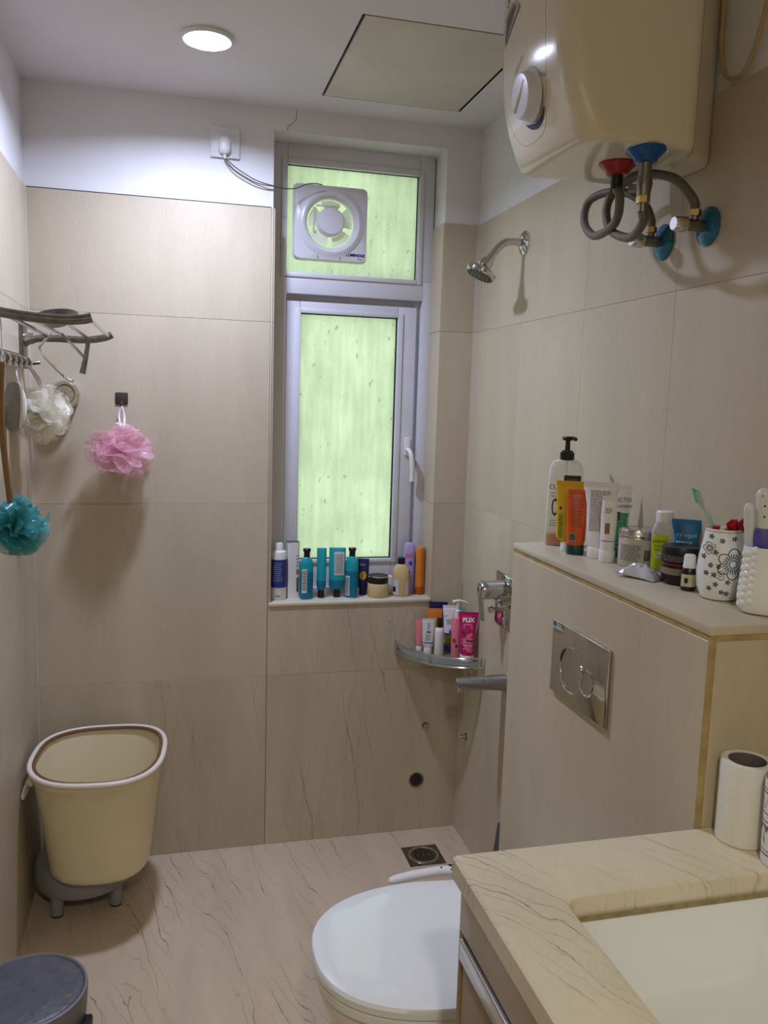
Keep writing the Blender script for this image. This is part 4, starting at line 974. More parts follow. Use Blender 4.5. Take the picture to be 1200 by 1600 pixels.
# beige bottle
t = thing('lotion_bottle', 'rounded beige bottle with black cap on the window sill', 'bottle', (.779, 2.762, SZ), face_cam(.78, 2.76), SG)
f = Form([(0, .027, .021, 2.2), (.003, .029, .023, 2.2), (.080, .029, .023, 2.2), (.095, .027, .021, 2.1), (.108, .018, .016, 2), (.113, .0125, .0125, 2)], 36)
part('body', f.mesh(), M_beige, t); part('cap', lathe(B(), [(.1125, .0135), (.133, .0135), (.1345, .012)], (0, 0, 0), n=28), M_black, t)
part('label', patch(f, -.027, -.008, .008, .058, 6, 5), MATS['label_pale'], t); part('print_block', patch(f, -.0265, -.017, .016, .034, 3, 3, .0013), M_print, t)
part('label', patch(f, .017, .027, .010, .056, 4, 5), MATS['label_pale'], t)
# lilac + orange
t = thing('shampoo_bottle', 'lilac shampoo bottle leaning behind the beige bottle', 'bottle', (.819, 2.8045, SZ), face_cam(.82, 2.8, .1), SG)
f = Form([(0, .018, .012, 2.6), (.003, .019, .013, 2.6), (.05, .0205, .014, 2.6), (.11, .0215, .014, 2.6), (.165, .019, .012, 2.6), (.176, .016, .010, 2.4), (.179, .012, .008, 2.3)], 36)
part('body', f.mesh(), pl('lilac_plastic', hx(176, 160, 208), .3), t)
part('print_band', patch(f, -.015, .012, .128, .142, 6, 3), pl('print_rose', hx(188, 120, 150)), t)
part('print_mark', disc_patch(f, .004, .108, .008, .010, 12, petals=5), pl('print_violet', hx(88, 62, 160)), t)
part('print_mark', disc_patch(f, -.002, .076, .007, .009, 12, petals=3), MATS['print_violet'], t)
t = thing('shampoo_bottle', 'slim orange bottle against the window jamb', 'bottle', (.8515, 2.775, SZ), face_cam(.85, 2.77, .9), SG)
f = Form([(0, .013, .012, 3), (.003, .0145, .0135, 3), (.028, .0150, .0138, 3), (.10, .0145, .0130, 3), (.155, .0165, .0130, 3), (.166, .0150, .0115, 3), (.168, .013, .010, 3)], 30)
part('body', f.mesh(), pl('orange_plastic', hx(214, 128, 44), .3), t)
part('cap', Form([(-.0002, .0134, .0124, 3), (.003, .0150, .0140, 3), (.028, .0155, .0143, 3)], 30).mesh(), pl('deep_orange', hx(176, 88, 24), .35), t)

# ------------------------------------------------------------------ corner shelf and its bottles
SHZ = .672
cs = thing('corner_shelf', 'glass corner shelf with double chrome rail in the corner by the window', 'shelf', (XR, D, SHZ))
RS = .235
bm = B(); arc = [Vector((XR - RS * math.cos(a), D - RS * math.sin(a), 0)) for a in [math.pi / 2 * i / 24 for i in range(25)]]
lo = [Vector((XR - .001, D - .001, SHZ - .006))] + [Vector((p.x if i else p.x, min(p.y, D - .001), SHZ - .006)) for i, p in enumerate(arc)]
for p in lo: p.x = min(p.x, XR - .001)
hi = [p + Vector((0, 0, .006)) for p in lo]
part('glass_shelf', rings(bm, [lo, hi]), M_glass, cs, world=True)
for dz, rr in ((-.004, .004), (.026, .0032)):
    part('rail', tube(B(), [(min(XR - (RS + .004) * math.cos(a), XR - .001), min(D - (RS + .004) * math.sin(a), D - .001), SHZ + dz) for a in [math.pi / 2 * i / 24 for i in range(25)]], rr, 8, smooth=False), M_chrome, cs, world=True)
for a in (.03, .80, 1.52):
    x, y = XR - (RS + .004) * math.cos(a), D - (RS + .004) * math.sin(a)
    part('post', cyl(B(), (x, y, SHZ - .010), (x, y, SHZ + .030), .0042, .0042, 10), M_chrome, cs, world=True)
CG = 'toiletries on the corner shelf'
z0 = SHZ + .0005
M_pink = pl('pink_plastic', hx(226, 128, 140), .3); M_mag = pl('magenta_plastic', hx(190, 18, 104), .3)
squeeze_tube('small pink tube at the end of the corner shelf', (.828, 2.676, z0), face_cam(.83, 2.67), .030, .110, .016, .0105, M_pink, M_white, group=CG)
t, f = squeeze_tube('small pale grey tube with white cap on the corner shelf', (.8485, 2.642, z0), face_cam(.85, 2.64), .043, .119, .020, .0135, pl('pale_grey_tube', hx(206, 212, 206)), M_white, group=CG)
part('print_block', patch(f, -.006, .008, .072, .077, 4, 2), M_red, t); part('print_band', patch(f, -.0175, .0175, .0365, .0395, 10, 1), pl('purple_print', hx(86, 52, 130)), t)
part('fine_print', lines_print(f, -.010, .010, .045, .068, 5, .0018, .0009, 11), M_printg, t, sharp=None)
part('print_block', patch(f, -.003, .004, .082, .112, 2, 3), pl('print_mauve', hx(168, 140, 180)), t)
t = thing('travel_bottle', 'small white bottle with tall black cap on the corner shelf', 'bottle', (.8795, 2.617, z0), face_cam(.88, 2.62), CG)
part('body', lathe(B(), [(0, .0145), (.003, .0158), (.080, .0158), (.090, .0145), (.096, .009)], (0, 0, 0), n=28), M_white, t)
part('cap', lathe(B(), [(.095, .0098), (.125, .0092), (.127, .008)], (0, 0, 0), n=24), M_black, t)
t, f = squeeze_tube('orange flat tube behind the white travel bottle', (.876, 2.666, z0), face_cam(.88, 2.67), .052, .148, .018, .011, MATS['orange_plastic'], MATS['orange_plastic'], group=CG)
part('fine_print', lines_print(f, -.016, .016, .102, .118, 3, .0022, .0009, 12), MATS['print_gold_pale'], t, sharp=None)
t, f = squeeze_tube('navy tube at the back of the corner shelf', (.897, 2.691, z0), face_cam(.9, 2.69, .05), .064, .164, .02, .012, M_navyp, M_navyp, group=CG)
t, f = squeeze_tube('white and purple tube with green panel on the corner shelf', (.928, 2.652, z0), face_cam(.93, 2.65), .046, .160, .024, .0165, M_white, MATS['purple_print'], group=CG, top_w=.052)
part('purple_panel', patch(f, -.0195, .0195, .025, .066, 10, 6, .0005), MATS['purple_print'], t)
part('green_panel', patch(f, -.016, .0185, .030, .058, 10, 5, .0010), pl('lime_green', hx(112, 150, 26)), t)
part('purple_peak', disc_patch(f, .004, .068, .011, .013, 3), MATS['purple_print'], t)
part('fine_print', lines_print(f, -.017, .015, .120, .128, 1, .005, .0009, 13, 0, False), pl('print_sky', hx(110, 160, 200)), t, sharp=None)
part('fine_print', lines_print(f, -.012, .010, .096, .114, 3, .0025, .0009, 14), M_printg, t, sharp=None)
t = thing('pump_bottle', 'pink pump bottle with white pump beside the magenta tube', 'bottle', (.932, 2.590, z0), face_cam(.93, 2.59), CG)
f = Form([(0, .0175, .0175, 2), (.003, .0188, .0188, 2), (.128, .0188, .0188, 2), (.134, .017, .017, 2), (.137, .011, .011, 2)], 30)
part('body', f.mesh(), M_pink, t); part('collar', lathe(B(), [(.136, .0105), (.158, .0095), (.160, .006)], (0, 0, 0), n=20), M_white, t)
part('pump_stem', cyl(B(), (0, 0, .158), (0, 0, .184), .004, .004, 12), M_white, t)
part('pump_head', tube(B(), [(-.018, -.002, .186), (0, 0, .191), (.012, .002, .190), (.026, .004, .186), (.034, .005, .181)], lambda q: .0055 - .003 * q, 10), M_white, t)
part('leaf_print', disc_patch(f, 0, .040, .006, .007, 12, petals=3), pl('leaf_green', hx(40, 74, 34)), t)
part('petal_print', disc_patch(f, -.008, .058, .007, .009, 12, petals=5), M_mag, t)
t, f = squeeze_tube('mint green tube in the corner of the shelf', (.9585, 2.668, z0), face_cam(.96, 2.66), .050, .146, .02, .013, pl('mint_plastic', hx(88, 176, 146)), M_white, group=CG)
part('print_block', patch(f, -.015, .005, .116, .124, 4, 2), M_navy, t)
t, f = squeeze_tube('magenta tube marked PLIX with flower print on the corner shelf', (.9535, 2.542, z0), face_cam(.955, 2.54, .05), .054, .164, .020, .0225, M_mag, M_white, group=CG, top_w=.066)
part('lettering', text_on(f, 'PLIX', .019, 0, .138, sx=1.05, bold=.05), M_white, t, sharp=None, label='white PLIX lettering')
part('fine_print', lines_print(f, -.016, .016, .108, .126, 4, .0018, .0009, 15, .15, False), pl('print_pinkpale', hx(236, 170, 200)), t, sharp=None)
M_petal = pl('petal_pink', hx(226, 110, 140), .4)
bm = B()
for u_, z_, r_ in ((.006, .082, .017), (-.012, .068, .013), (.010, .060, .013), (-.006, .050, .012), (.008, .042, .012)): disc_patch(f, u_, z_, r_, r_, 20, .0008, bm, 5)
part('flower_print', bm, M_petal, t, sharp=None)
bm = B()
for u_, z_, r_ in ((-.016, .096, .006), (-.008, .090, .004), (.000, .072, .006), (.011, .070, .005), (-.016, .050, .005)): disc_patch(f, u_, z_, r_ * 1.2, r_ * .8, 10, .0011, bm, 3)
part('leaf_print', bm, MATS['leaf_green'], t, sharp=None)
part('print_band', patch(f, -.014, .016, .0535, .0565, 6, 1, .0012), MATS['print_pinkpale'], t)

# ------------------------------------------------------------------ ledge over the cistern
LG = 'toiletries on the cistern ledge'
z0 = ZB + .0005
t = thing('pump_bottle', 'large clear pump bottle with black pump and a little amber liquid', 'bottle', (.890, 1.774, z0), face_cam(.89, 1.77), LG)
f = Form([(0, .041, .0205, 3.2), (.003, .0425, .022, 3.2), (.16, .0395, .0205, 3.0), (.184, .0375, .0195, 2.8), (.196, .030, .017, 2.4), (.201, .015, .013, 2)], 44)
part('body', f.mesh(), M_clear, t)
part('liquid', Form([(.003, .040, .0195, 3.2), (.027, .0395, .0193, 3.2)], 40).mesh(), M_amber, t, label='amber liquid left at the bottom')
part('pump_collar', lathe(B(), [(.199, .0165), (.216, .0165), (.218, .013), (.221, .0125)], (0, 0, 0), n=28), M_black, t)
part('pump_stem', cyl(B(), (0, 0, .220), (0, 0, .246), .0065, .005, 14), M_black, t)
part('pump_head', lathe(B(), [(.243, .006), (.245, .0125), (.250, .0135), (.253, .012)], (0, 0, 0), n=24), M_black, t)
part('pump_nozzle', tube(B(), [(0, 0, .249), (.010, .014, .249), (.018, .026, .246)], .0045, 10), M_black, t)
part('dip_tube', cyl(B(), (0, 0, .02), (0, 0, .199), .003, .003, 10), M_clear, t)
part('dark_label', patch(f, -.004, .034, .128, .165, 10, 5), pl('label_dark', hx(44, 40, 30)), t)
part('fine_print', lines_print(f, .004, .028, .142, .158, 3, .0022, .0012, 21), M_printg, t, sharp=None)
part('lettering', text_on(f, 'cur', .024, -.022, .139), M_printg, t, sharp=None)
part('lettering', text_on(f, '0', .060, -.021, .088, sx=.62), pl('print_charcoal', hx(70, 68, 62), .6), t, sharp=None, label='large figure 0')
part('fine_print', lines_print(f, -.032, -.010, .045, .062, 3, .0018, .0009, 22), M_printg, t, sharp=None)
part('fine_print', lines_print(f, -.032, -.010, .112, .126, 2, .0018, .0009, 23), M_printg, t, sharp=None)
t, f = squeeze_tube('yellow tube with white cap standing before the clear pump bottle', (.8665, 1.704, z0), face_cam(.866, 1.70), .056, .157, .020, .0135, pl('yellow_plastic', hx(216, 172, 30), .3), M_white, group=LG, top_w=.060)
part('print_panel', patch(f, -.022, -.010, .024, .085, 4, 6), pl('print_lime', hx(176, 176, 40)), t)
part('print_dot', disc_patch(f, -.018, .096, .003, .0035, 10), M_print, t)
part('fine_print', lines_print(f, -.021, -.011, .028, .082, 12, .0022, .0014, 24), MATS['print_olive'], t, sharp=None)
t, f = squeeze_tube('orange tube with dark green cap on the ledge', (.8655, 1.662, z0), face_cam(.865, 1.66, .1), .046, .142, .021, .0185, pl('burnt_orange', hx(206, 84, 20), .3), pl('dark_green_cap', hx(8, 62, 56), .3), group=LG, top_w=.043)
part('label', patch(f, -.0155, -.002, .030, .048, 4, 3), pl('label_silver', hx(150, 146, 140)), t)
part('barcode', bars_print(f, -.0145, -.003, .032, .046, 12), M_print, t, sharp=None)
part('fine_print', lines_print(f, -.013, .014, .060, .126, 14, .0018, .0009, 25), pl('print_rust', hx(140, 52, 14)), t, sharp=None)
t, f = squeeze_tube('wide white tube covered in fine print on the ledge', (.8975, 1.6185, z0), face_cam(.89, 1.61), .060, .163, .022, .0225, M_white, M_white, group=LG, top_w=.072)
part('fine_print', lines_print(f, -.022, .022, .058, .146, 24, .0016, .0009, 26, .12), M_printg, t, sharp=None)
part('barcode', bars_print(f, .006, .020, .046, .066, 12), M_printg, t, sharp=None)
part('print_mark', patch(f, .004, .012, .030, .033, 3, 1), M_print, t)
t, f = squeeze_tube('slim white tube with brown stripe panel leaning on the ledge', (.8925, 1.5715, z0), face_cam(.9, 1.56), .034, .137, .024, .0165, M_white, M_white, group=LG, top_w=.030, tilt=0)
part('brown_panel', patch(f, -.007, .003, .060, .082, 4, 3), pl('print_brown', hx(132, 96, 62)), t)
part('fine_print', lines_print(f, -.008, .008, .102, .114, 3, .0018, .0009, 27), M_printg, t, sharp=None)
part('print_band', patch(f, -.0145, .0145, .044, .0455, 8, 1), MATS['print_violet'], t)
t, f = squeeze_tube('white tube with green base lettered LACTO CALAMINE on the ledge', (.9545, 1.630, z0), face_cam(.95, 1.63), .036, .156, .02, .016, M_white, pl('green_cap', hx(40, 120, 84)), group=LG, top_w=.038)
part('green_panel', patch(f, -.0165, .0165, .022, .096, 8, 6, .0005), pl('tube_green', hx(66, 150, 106), .3), t)
part('lettering', text_on(f, 'LACTO', .0125, 0, .124), M_print, t, sharp=None); part('lettering', text_on(f, 'CALAMINE', .0095, 0, .110), M_print, t, sharp=None)
part('print_stripe', patch(f, -.014, -.002, .080, .098, 4, 3), pl('deep_green', hx(20, 84, 60)), t)
t = thing('cream_jar', 'clear jar with ridged silver lid on the ledge', 'jar', (.930, 1.5195, z0), face_cam(.93, 1.52), LG)
f = Form([(0, .034, .034, 2), (.004, .0365, .0365, 2), (.058, .0365, .0365, 2)], 40)
part('body', f.mesh(), pl('jar_pale', hx(196, 190, 178), .2), t)
part('lid', lathe(B(), [(.058, .0365), (.060, .0375), (.063, .0368), (.066, .0378), (.069, .0368), (.073, .0372), (.078, .035), (.079, .030), (.0785, .001)], (0, 0, 0), n=44), M_chrome, t, label='ridged silver lid')
part('fine_print', lines_print(f, -.030, .012, .014, .048, 10, .0016, .0007, 28), M_printg, t, sharp=None)
part('barcode', bars_print(f, .016, .029, .016, .038, 10, .0008), M_print, t, sharp=None)
part('print_band', patch(f, -.030, .012, .007, .010, 10, 1), pl('print_yellowpale', hx(190, 180, 110)), t)
t = thing('toner_bottle', 'clear bottle with white cap and lime yellow label on the ledge', 'bottle', (.955, 1.464, z0), face_cam(.955, 1.46), LG)
f = Form([(0, .021, .013, 3), (.003, .0225, .0145, 3), (.080, .0225, .0145, 3), (.092, .0195, .0135, 2.4), (.100, .0145, .012, 2)], 36)
part('body', f.mesh(), M_clear, t); part('cap', lathe(B(), [(.099, .0165), (.101, .017), (.119, .017), (.121, .0155)], (0, 0, 0), n=28), M_white, t)
part('label', patch(f, -.021, .010, .006, .074, 8, 6), pl('lime_label', hx(178, 200, 20), .35), t, label='lime yellow label')
part('lettering', text_on(f, 'potrer', .0105, -.006, .062), M_print, t, sharp=None); part('lettering', text_on(f, 'probiotic', .006, -.006, .052), M_print, t, sharp=None); part('lettering', text_on(f, 'toner', .006, -.010, .045), M_print, t, sharp=None)
part('print_badge', disc_patch(f, -.005, .033, .009, .005, 16), M_white, t)
part('fine_print', lines_print(f, -.011, .002, .030, .036, 2, .0015, .0014, 29), M_print, t, sharp=None)
t, f = squeeze_tube('blue tube standing behind the dark jar on the ledge', (.9690, 1.408, z0), face_cam(.966, 1.40), .046, .112, .014, .0125, pl('blue_tube', hx(22, 108, 160), .25), MATS['blue_tube'], group=LG, top_w=.058)
part('lettering', text_on(f, "re'equil", .0125, 0, .082), pl('print_ice', hx(180, 214, 230)), t, sharp=None)
part('fine_print', lines_print(f, -.019, .017, .048, .072, 3, .003, .0009, 30), MATS['print_ice'], t, sharp=None)
t = thing('sachet', 'crumpled silver sachet lying at the front of the ledge', 'sachet', (.871, 1.405, z0), math.radians(-58))
bm = B(); rnd = random.Random(4); G1, G2 = [], []
for i in range(13):
    r1, r2 = [], []
    for j in range(9):
        x = (i / 12 - .5) * .078; y = (j / 8 - .5) * .044 * (1 - .25 * math.sin(math.pi * i / 12)); k = max(0, math.sin(math.pi * i / 12)) ** .7 * max(0, math.sin(math.pi * j / 8)) ** .6
        r1.append(bm.verts.new((x, y, .002 + .023 * k + rnd.uniform(-.0034, .0034) * (.4 + k) + .006 * (1 - i / 12) * (1 - k)))); r2.append(bm.verts.new((x, y, .0005 + .001 * rnd.random() + .005 * (1 - i / 12) * (1 - k))))
    G1.append(r1); G2.append(r2)
for Gx in (G1, G2):
    for a, b in zip(Gx[:-1], Gx[1:]):
        for j in range(8): bm.faces.new((a[j], a[j + 1], b[j + 1], b[j]))
for j in range(8):
    bm.faces.new((G1[0][j], G1[0][j + 1], G2[0][j + 1], G2[0][j])); bm.faces.new((G1[-1][j], G1[-1][j + 1], G2[-1][j + 1], G2[-1][j]))
for i in range(12):
    bm.faces.new((G1[i][0], G1[i + 1][0], G2[i + 1][0], G2[i][0])); bm.faces.new((G1[i][8], G1[i + 1][8], G2[i + 1][8], G2[i][8]))
part('foil', bm, pl('silver_foil', hx(196, 196, 200), .3, metal=.35), t, sharp=20)
t = thing('cream_jar', 'dark brown jar with wide black lid on the ledge', 'jar', (.9255, 1.3565, z0), face_cam(.92, 1.35), LG)
f = Form([(0, .0325, .0325, 2), (.003, .0345, .0345, 2), (.040, .0345, .0345, 2), (.041, .033, .033, 2)], 40)
part('body', f.mesh(), pl('dark_brown_glass', hx(30, 22, 22), .15), t); fl = Form([(0, .0358, .0358, 2), (.09, .0358, .0358, 2)])
part('lid', lathe(B(), [(.041, .0350), (.043, .0358), (.067, .0358), (.070, .0345), (.071, .031), (.0705, .001)], (0, 0, 0), n=44), M_black, t)
part('label_band', Form([(.019, .0349, .0349, 2), (.031, .0349, .0349, 2)], 40).add(B(), False, False), pl('label_taupe', hx(128, 122, 112)), t)
part('red_line', Form([(.0365, .0349, .0349, 2), (.039, .0349, .0349, 2)], 40).add(B(), False, False), M_red, t)
part('fine_print', lines_print(fl, -.030, .020, .044, .055, 4, .0016, .0006, 31), M_printg, t, sharp=None)
t = thing('dropper_vial', 'small dark vial with white cap beside the patterned cup', 'bottle', (.9035, 1.2975, z0), face_cam(.9, 1.29), LG)
f = Form([(0, .0125, .0125, 2), (.002, .0135, .0135, 2), (.036, .0135, .0135, 2), (.042, .010, .010, 2)], 28)
part('body', f.mesh(), MATS['dark_brown_glass'], t); part('cap', lathe(B(), [(.041, .0115), (.046, .0115), (.047, .0108), (.062, .0102), (.065, .008)], (0, 0, 0), n=24), M_white, t)
part('label', patch(f, -.0125, .0125, .008, .030, 8, 4), pl('label_yellowed', hx(196, 188, 150)), t)
part('print_mark', disc_patch(f, -.004, .019, .004, .006, 12, petals=5), M_print, t)

# patterned cup with toothbrush and red wrapper
cup = thing('toothbrush_cup', 'white cup with black flower pattern on the ledge', 'cup', (.921, 1.2345, z0), face_cam(.92, 1.23), LG)
f = Form([(0, .026, .026, 2), (.002, .030, .030, 2), (.020, .0375, .0375, 2), (.045, .0395, .0395, 2), (.075, .037, .037, 2), (.105, .0315, .0315, 2), (.120, .0295, .0295, 2), (.122, .0285, .0285, 2), (.119, .0270, .0270, 2), (.06, .034, .034, 2), (.01, .030, .030, 2)], 44)
part('body', f.mesh(), M_ceram, cup); ff = Form(f.S[:7])
bm = B()
for u_, z_ in ((-.018, .110), (.000, .104), (-.009, .084), (-.016, .062), (-.003, .061), (-.022, .048), (-.010, .046), (-.006, .030), (-.016, .022), (.004, .017), (.013, .035), (.019, .108), (-.028, .075), (.012, .015)):
    disc_patch(ff, u_, z_, .0016, .0016, 8, .0006, bm)
    for q in range(5): disc_patch(ff, u_ + .0031 * math.cos(q * 1.2566), z_ + .0031 * math.sin(q * 1.2566), .0014, .0014, 7, .0006, bm)
part('dot_flower_print', bm, M_print, cup, sharp=None)
def outline_flower(cu, cz, R, petals, bm, w_=.0011, core=.25, rays=True):
    def seg(a, b):
        d = Vector((b[0] - a[0], b[1] - a[1])); n = Vector((-d.y, d.x)).normalized() * w_ / 2
        bm.faces.new([bm.verts.new(ff.front(x, y, .0007)) for x, y in ((a[0] - n.x, a[1] - n.y), (b[0] - n.x, b[1] - n.y), (b[0] + n.x, b[1] + n.y), (a[0] + n.x, a[1] + n.y))])
    N = petals * 10; P = [(cu + R * (.68 + .32 * abs(math.sin(petals * .5 * 2 * math.pi * i / N))) * math.cos(2 * math.pi * i / N), cz + R * (.68 + .32 * abs(math.sin(petals * .5 * 2 * math.pi * i / N))) * math.sin(2 * math.pi * i / N)) for i in range(N)]
    for i in range(N): seg(P[i], P[(i + 1) % N])
    C_ = [(cu + R * core * math.cos(2 * math.pi * i / 14), cz + R * core * math.sin(2 * math.pi * i / 14)) for i in range(14)]
    for i in range(14): seg(C_[i], C_[(i + 1) % 14])
    if rays:
        for i in range(petals * 4):
            a = 2 * math.pi * i / (petals * 4); seg((cu + R * .34 * math.cos(a), cz + R * .34 * math.sin(a)), (cu + R * .66 * math.cos(a), cz + R * .66 * math.sin(a)))
bm = B(); outline_flower(.0195, .066, .026, 6, bm, .0014); outline_flower(-.0195, .090, .0105, 5, bm, .0009, .4, False); outline_flower(-.0195, .090, .006, 5, bm, .0007, .4, False)
part('flower_print', bm, M_print, cup, sharp=None)
bm = B(); outline_flower(.0005, .046, .008, 3, bm, .0009, .3, False); part('leaf_print', bm, M_print, cup, sharp=None)
part('rim_band', Form([(.1175, .0303, .0303, 2), (.1195, .0301, .0301, 2)], 40).add(B(), False, False), pl('rim_blush', hx(208, 170, 165)), cup)
M_clearg = clearplastic('mint_brush_plastic', hx(206, 228, 214), .5, .15)
t = thing('toothbrush', 'mint green translucent toothbrush standing in the flower patterned cup', 'toothbrush', (.921, 1.2345, z0 + .011))
part('handle', tube(B(), [(.921, 1.232, z0 + .014), (.908, 1.242, z0 + .10), (.902, 1.249, z0 + .135), (.892, 1.259, z0 + .158), (.888, 1.263, z0 + .172)], lambda q: .0045 if q < .6 else (.003 if q < .85 else .0045), 10), M_clearg, t, world=True)
part('brush_head', tube(B(), [(.892, 1.259, z0 + .158), (.888, 1.263, z0 + .170), (.8855, 1.266, z0 + .182)], .0052, 10), M_clearg, t, world=True)
bm = B()
for i in range(7):
    for j in (-1, 0, 1):
        p = Vector((.891, 1.26, z0 + .160)).lerp(Vector((.8865, 1.2655, z0 + .182)), i / 6) + Vector((.75, .66, 0)) * .003 * j
        cyl(bm, p, p + Vector((-.006, .006, .004)) * 1.2, .0011, .0009, 5)
part('bristles', bm, pl('bristle_teal', hx(70, 190, 170), .6), t, world=True, kind='stuff')
t = thing('red_wrapper', 'crumpled red wrapper poking out of the flower patterned cup', 'wrapper', (.932, 1.228, z0 + .10))
bm = B(); rnd = random.Random(11); bmesh.ops.create_icosphere(bm, subdivisions=3, radius=.017)
for v in bm.verts:
    k = rnd.uniform(.72, 1.18); v.co = Vector((.9355 + v.co.x * k * .85, 1.2255 + v.co.y * k * .85, z0 + .121 + v.co.z * k * 1.0))
part('wrapper', bm, pl('red_foil', hx(170, 16, 22), .25, metal=.3), t, world=True, sharp=15)
part('wrapper_tail', tube(B(), [(.938, 1.221, z0 + .128), (.944, 1.214, z0 + .140), (.946, 1.208, z0 + .150)], lambda q: .005 - .003 * q, 6), MATS['red_foil'], t, world=True)
t = thing('red_toothpaste_cap', 'small red cap of a tube resting inside the cup rim', 'cap', (.904, 1.236, z0 + .10))
part('cap_shell', cyl(B(), (.9025, 1.2285, z0 + .085), (.9005, 1.2275, z0 + .126), .0055, .0055, 12), M_red, t, world=True); part('cap_rim', cyl(B(), (.9006, 1.22755, z0 + .124), (.9004, 1.2274, z0 + .1275), .0062, .0062, 12), M_red, t, world=True)

# embossed white holder with brushes
hd_ = thing('toothbrush_holder', 'white embossed ceramic holder at the end of the ledge', 'holder', (.932, 1.135, z0), face_cam(.93, 1.13), LG)
hs_ = [(0, .030, .030, 2.6), (.002, .0345, .0345, 2.8), (.012, .0400, .0400, 3), (.030, .0410, .0410, 3), (.060, .0385, .0385, 3), (.085, .0365, .0365, 3), (.100, .0372, .0372, 3), (.107, .0365, .0365, 3), (.108, .034, .034, 3), (.104, .032, .032, 3), (.02, .034, .034, 3)]
f = Form(hs_, 44); part('body', f.mesh(), M_ceram, hd_)
bm = B()
for i in range(8):
    for n0 in range(3):
        z = .014 + .0115 * i + .004 * n0; _, rx, ry, e = f.at(z); a = math.radians(212 + 15 * n0)
        c, s_ = math.cos(a), math.sin(a); k = (abs(c) ** e + abs(s_) ** e) ** (-1 / e) * .90; p = Vector((rx * k * c, ry * k * s_, z))
        lathe(bm, [(-.008, .0004), (-.0068, .0034), (-.0035, .0058), (0, .0065), (.0035, .0058), (.0068, .0034), (.008, .0004)], p, (.25 if n0 % 2 else -.25, .1, 1), 12)
part('embossed_leaves', bm, M_ceram, hd_)
def brush_handle(label, base, top, r, body, grip=None, gz=None, flat=.7):
    t = thing('toothbrush', label, 'toothbrush', base); b, p = Vector(base), Vector(top); P = [b.lerp(p, q) for q in (0, .25, .5, .7, .85, .95, 1.0)]
    rad = [.6, .7, .78, .8, 1.0, 1.0, .35]
    u = Vector((.82, -.57, 0)); v = Vector((.57, .82, 0))
    R = [[q + (u * math.cos(a) * r * k + v * math.sin(a) * r * k * flat) for a in [2 * math.pi * i / 18 for i in range(18)]] for q, k in zip(smooth_path(P, 3), [rad[min(int(i / 3), 6)] * (1 - (i % 3) / 3) + rad[min(int(i / 3) + 1, 6)] * (i % 3) / 3 for i in range(19)])]
    part('handle', rings(B(), R), body, t, world=True)
    if grip:
        R = [[b.lerp(p, gz[0] + (gz[1] - gz[0]) * i / 6) + (u * math.cos(a) + v * math.sin(a) * flat) * r * (.95 + .28 * math.sin(math.pi * i / 6)) for a in [2 * math.pi * q / 18 for q in range(18)]] for i in range(7)]
        part('grip', rings(B(), R), grip, t, world=True)
    return t
zh = z0 + .012
M_bw = pl('brush_white', hx(214, 216, 210), .25)
t = brush_handle('white toothbrush with violet grip in the embossed holder', (.926, 1.130, zh), (.9155, 1.1345, z0 + .202), .0130, M_bw, pl('violet_grip', hx(92, 84, 160), .35), (.44, .66))
bm = B()
for dx, z_, s_ in ((-.004, .190, .0012), (.004, .191, .0012), (.000, .174, .0016), (.0005, .157, .0016)):
    c = Vector((.9165, 1.133, z0 + z_)) + Vector((.82, -.57, 0)) * dx + Vector((-.57, -.82, 0)) * .0086
    lathe(bm, [(0, s_), (.0006, s_ * .6)], c, (-.57, -.82, 0), 8)
part('rivet_dots', bm, M_print, t, world=True)
brush_handle('white toothbrush with pale blue sheen nearest the flower cup', (.912, 1.144, zh), (.9005, 1.1485, z0 + .176), .0090, pl('brush_ice', hx(206, 216, 220), .25))
t = brush_handle('white toothbrush with teal grip in the embossed holder', (.945, 1.122, zh), (.9465, 1.122, z0 + .196), .0125, M_bw, pl('teal_grip', hx(24, 128, 124), .35), (.44, .66))
t = brush_handle('slim dark green toothbrush standing between the white ones in the holder', (.940, 1.140, zh), (.938, 1.1415, z0 + .172), .0090, pl('brush_green', hx(22, 44, 30), .3))

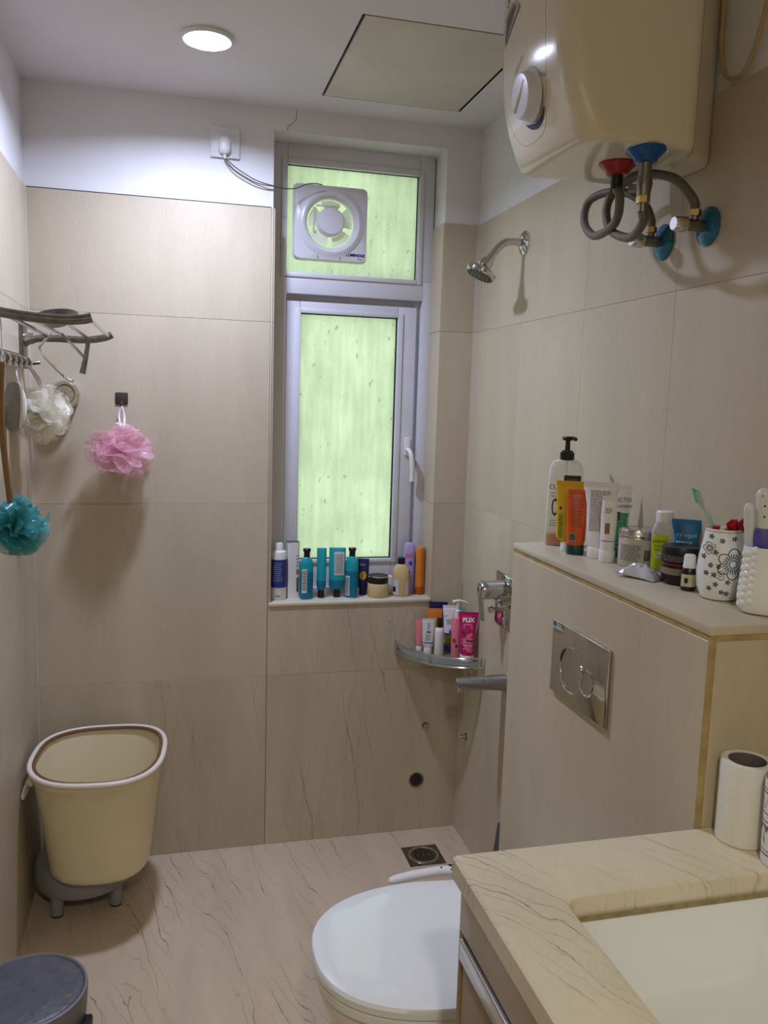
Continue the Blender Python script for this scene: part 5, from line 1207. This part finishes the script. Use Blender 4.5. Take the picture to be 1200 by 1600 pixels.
# ------------------------------------------------------------------ on the counter
t = thing('toilet_roll', 'white toilet paper roll standing on the counter', 'toilet roll', (.838, 1.0235, ZC + .0005))
f = [(0, .0365), (.002, .038), (.122, .038), (.125, .0365), (.125, .0275), (.0, .0275)]
part('paper', lathe(B(), f[:5] + [(.002, .0275)], (0, 0, 0), n=48, cap0=False, cap1=False), M_paper, t)
part('core', lathe(B(), [(.001, .0274), (.1245, .0276), (.1245, .0262), (.001, .0262)], (0, 0, 0), n=40, cap0=False, cap1=False), M_cardboard, t)
t = thing('patterned_tumbler', 'white tumbler with grey tribal pattern beside the toilet roll', 'tumbler', (.850, .949, ZC + .0005), face_cam(.85, .925))
f = Form([(0, .0275, .0275, 2), (.002, .029, .029, 2), (.122, .031, .031, 2), (.125, .030, .030, 2)], 44)
part('body', f.mesh(), M_white, t); part('lid', lathe(B(), [(.124, .0295), (.130, .030), (.133, .028), (.132, .001)], (0, 0, 0), n=40), pl('lid_taupe', hx(138, 124, 104), .6), t)
def band(z_, h, m_): part('pattern_band', Form([(z_, f.at(z_)[1] + .0004, f.at(z_)[2] + .0004, 2), (z_ + h, f.at(z_ + h)[1] + .0004, f.at(z_ + h)[2] + .0004, 2)], 40).add(B(), False, False), m_, t)
for z_, h in ((.016, .0016), (.022, .001), (.064, .0014), (.076, .0014), (.106, .0016), (.112, .001)): band(z_, h, M_print)
bm = B()
def pf(a, z_): r_ = f.at(z_)[1] + .0006; return Vector((r_ * math.cos(a), r_ * math.sin(a), z_))
N = 14
for i in range(N):
    a0, a1, am = 2 * math.pi * i / N, 2 * math.pi * (i + 1) / N, 2 * math.pi * (i + .5) / N
    bm.faces.new([bm.verts.new(p) for p in (pf(a0, .060), pf(a1, .060), pf(am, .048))])
    bm.faces.new([bm.verts.new(p) for p in (pf(a0 + .06, .038), pf(am, .028), pf(a0 - .03 + .06, .052))])
part('triangle_print', bm, pl('print_taupe', hx(116, 104, 92), .6), t, sharp=None)
bm = B()
for i in range(N):
    a0, a1, am = 2 * math.pi * i / N, 2 * math.pi * (i + 1) / N, 2 * math.pi * (i + .5) / N
    for (p, q, r_, s_) in ((a0, .084, am, .100), (am, .100, a1, .084)):
        bm.faces.new([bm.verts.new(v_) for v_ in (pf(p, q), pf(r_, s_), pf(r_, s_ - .0016), pf(p, q - .0016))])
part('zigzag_print', bm, M_print, t, sharp=None)
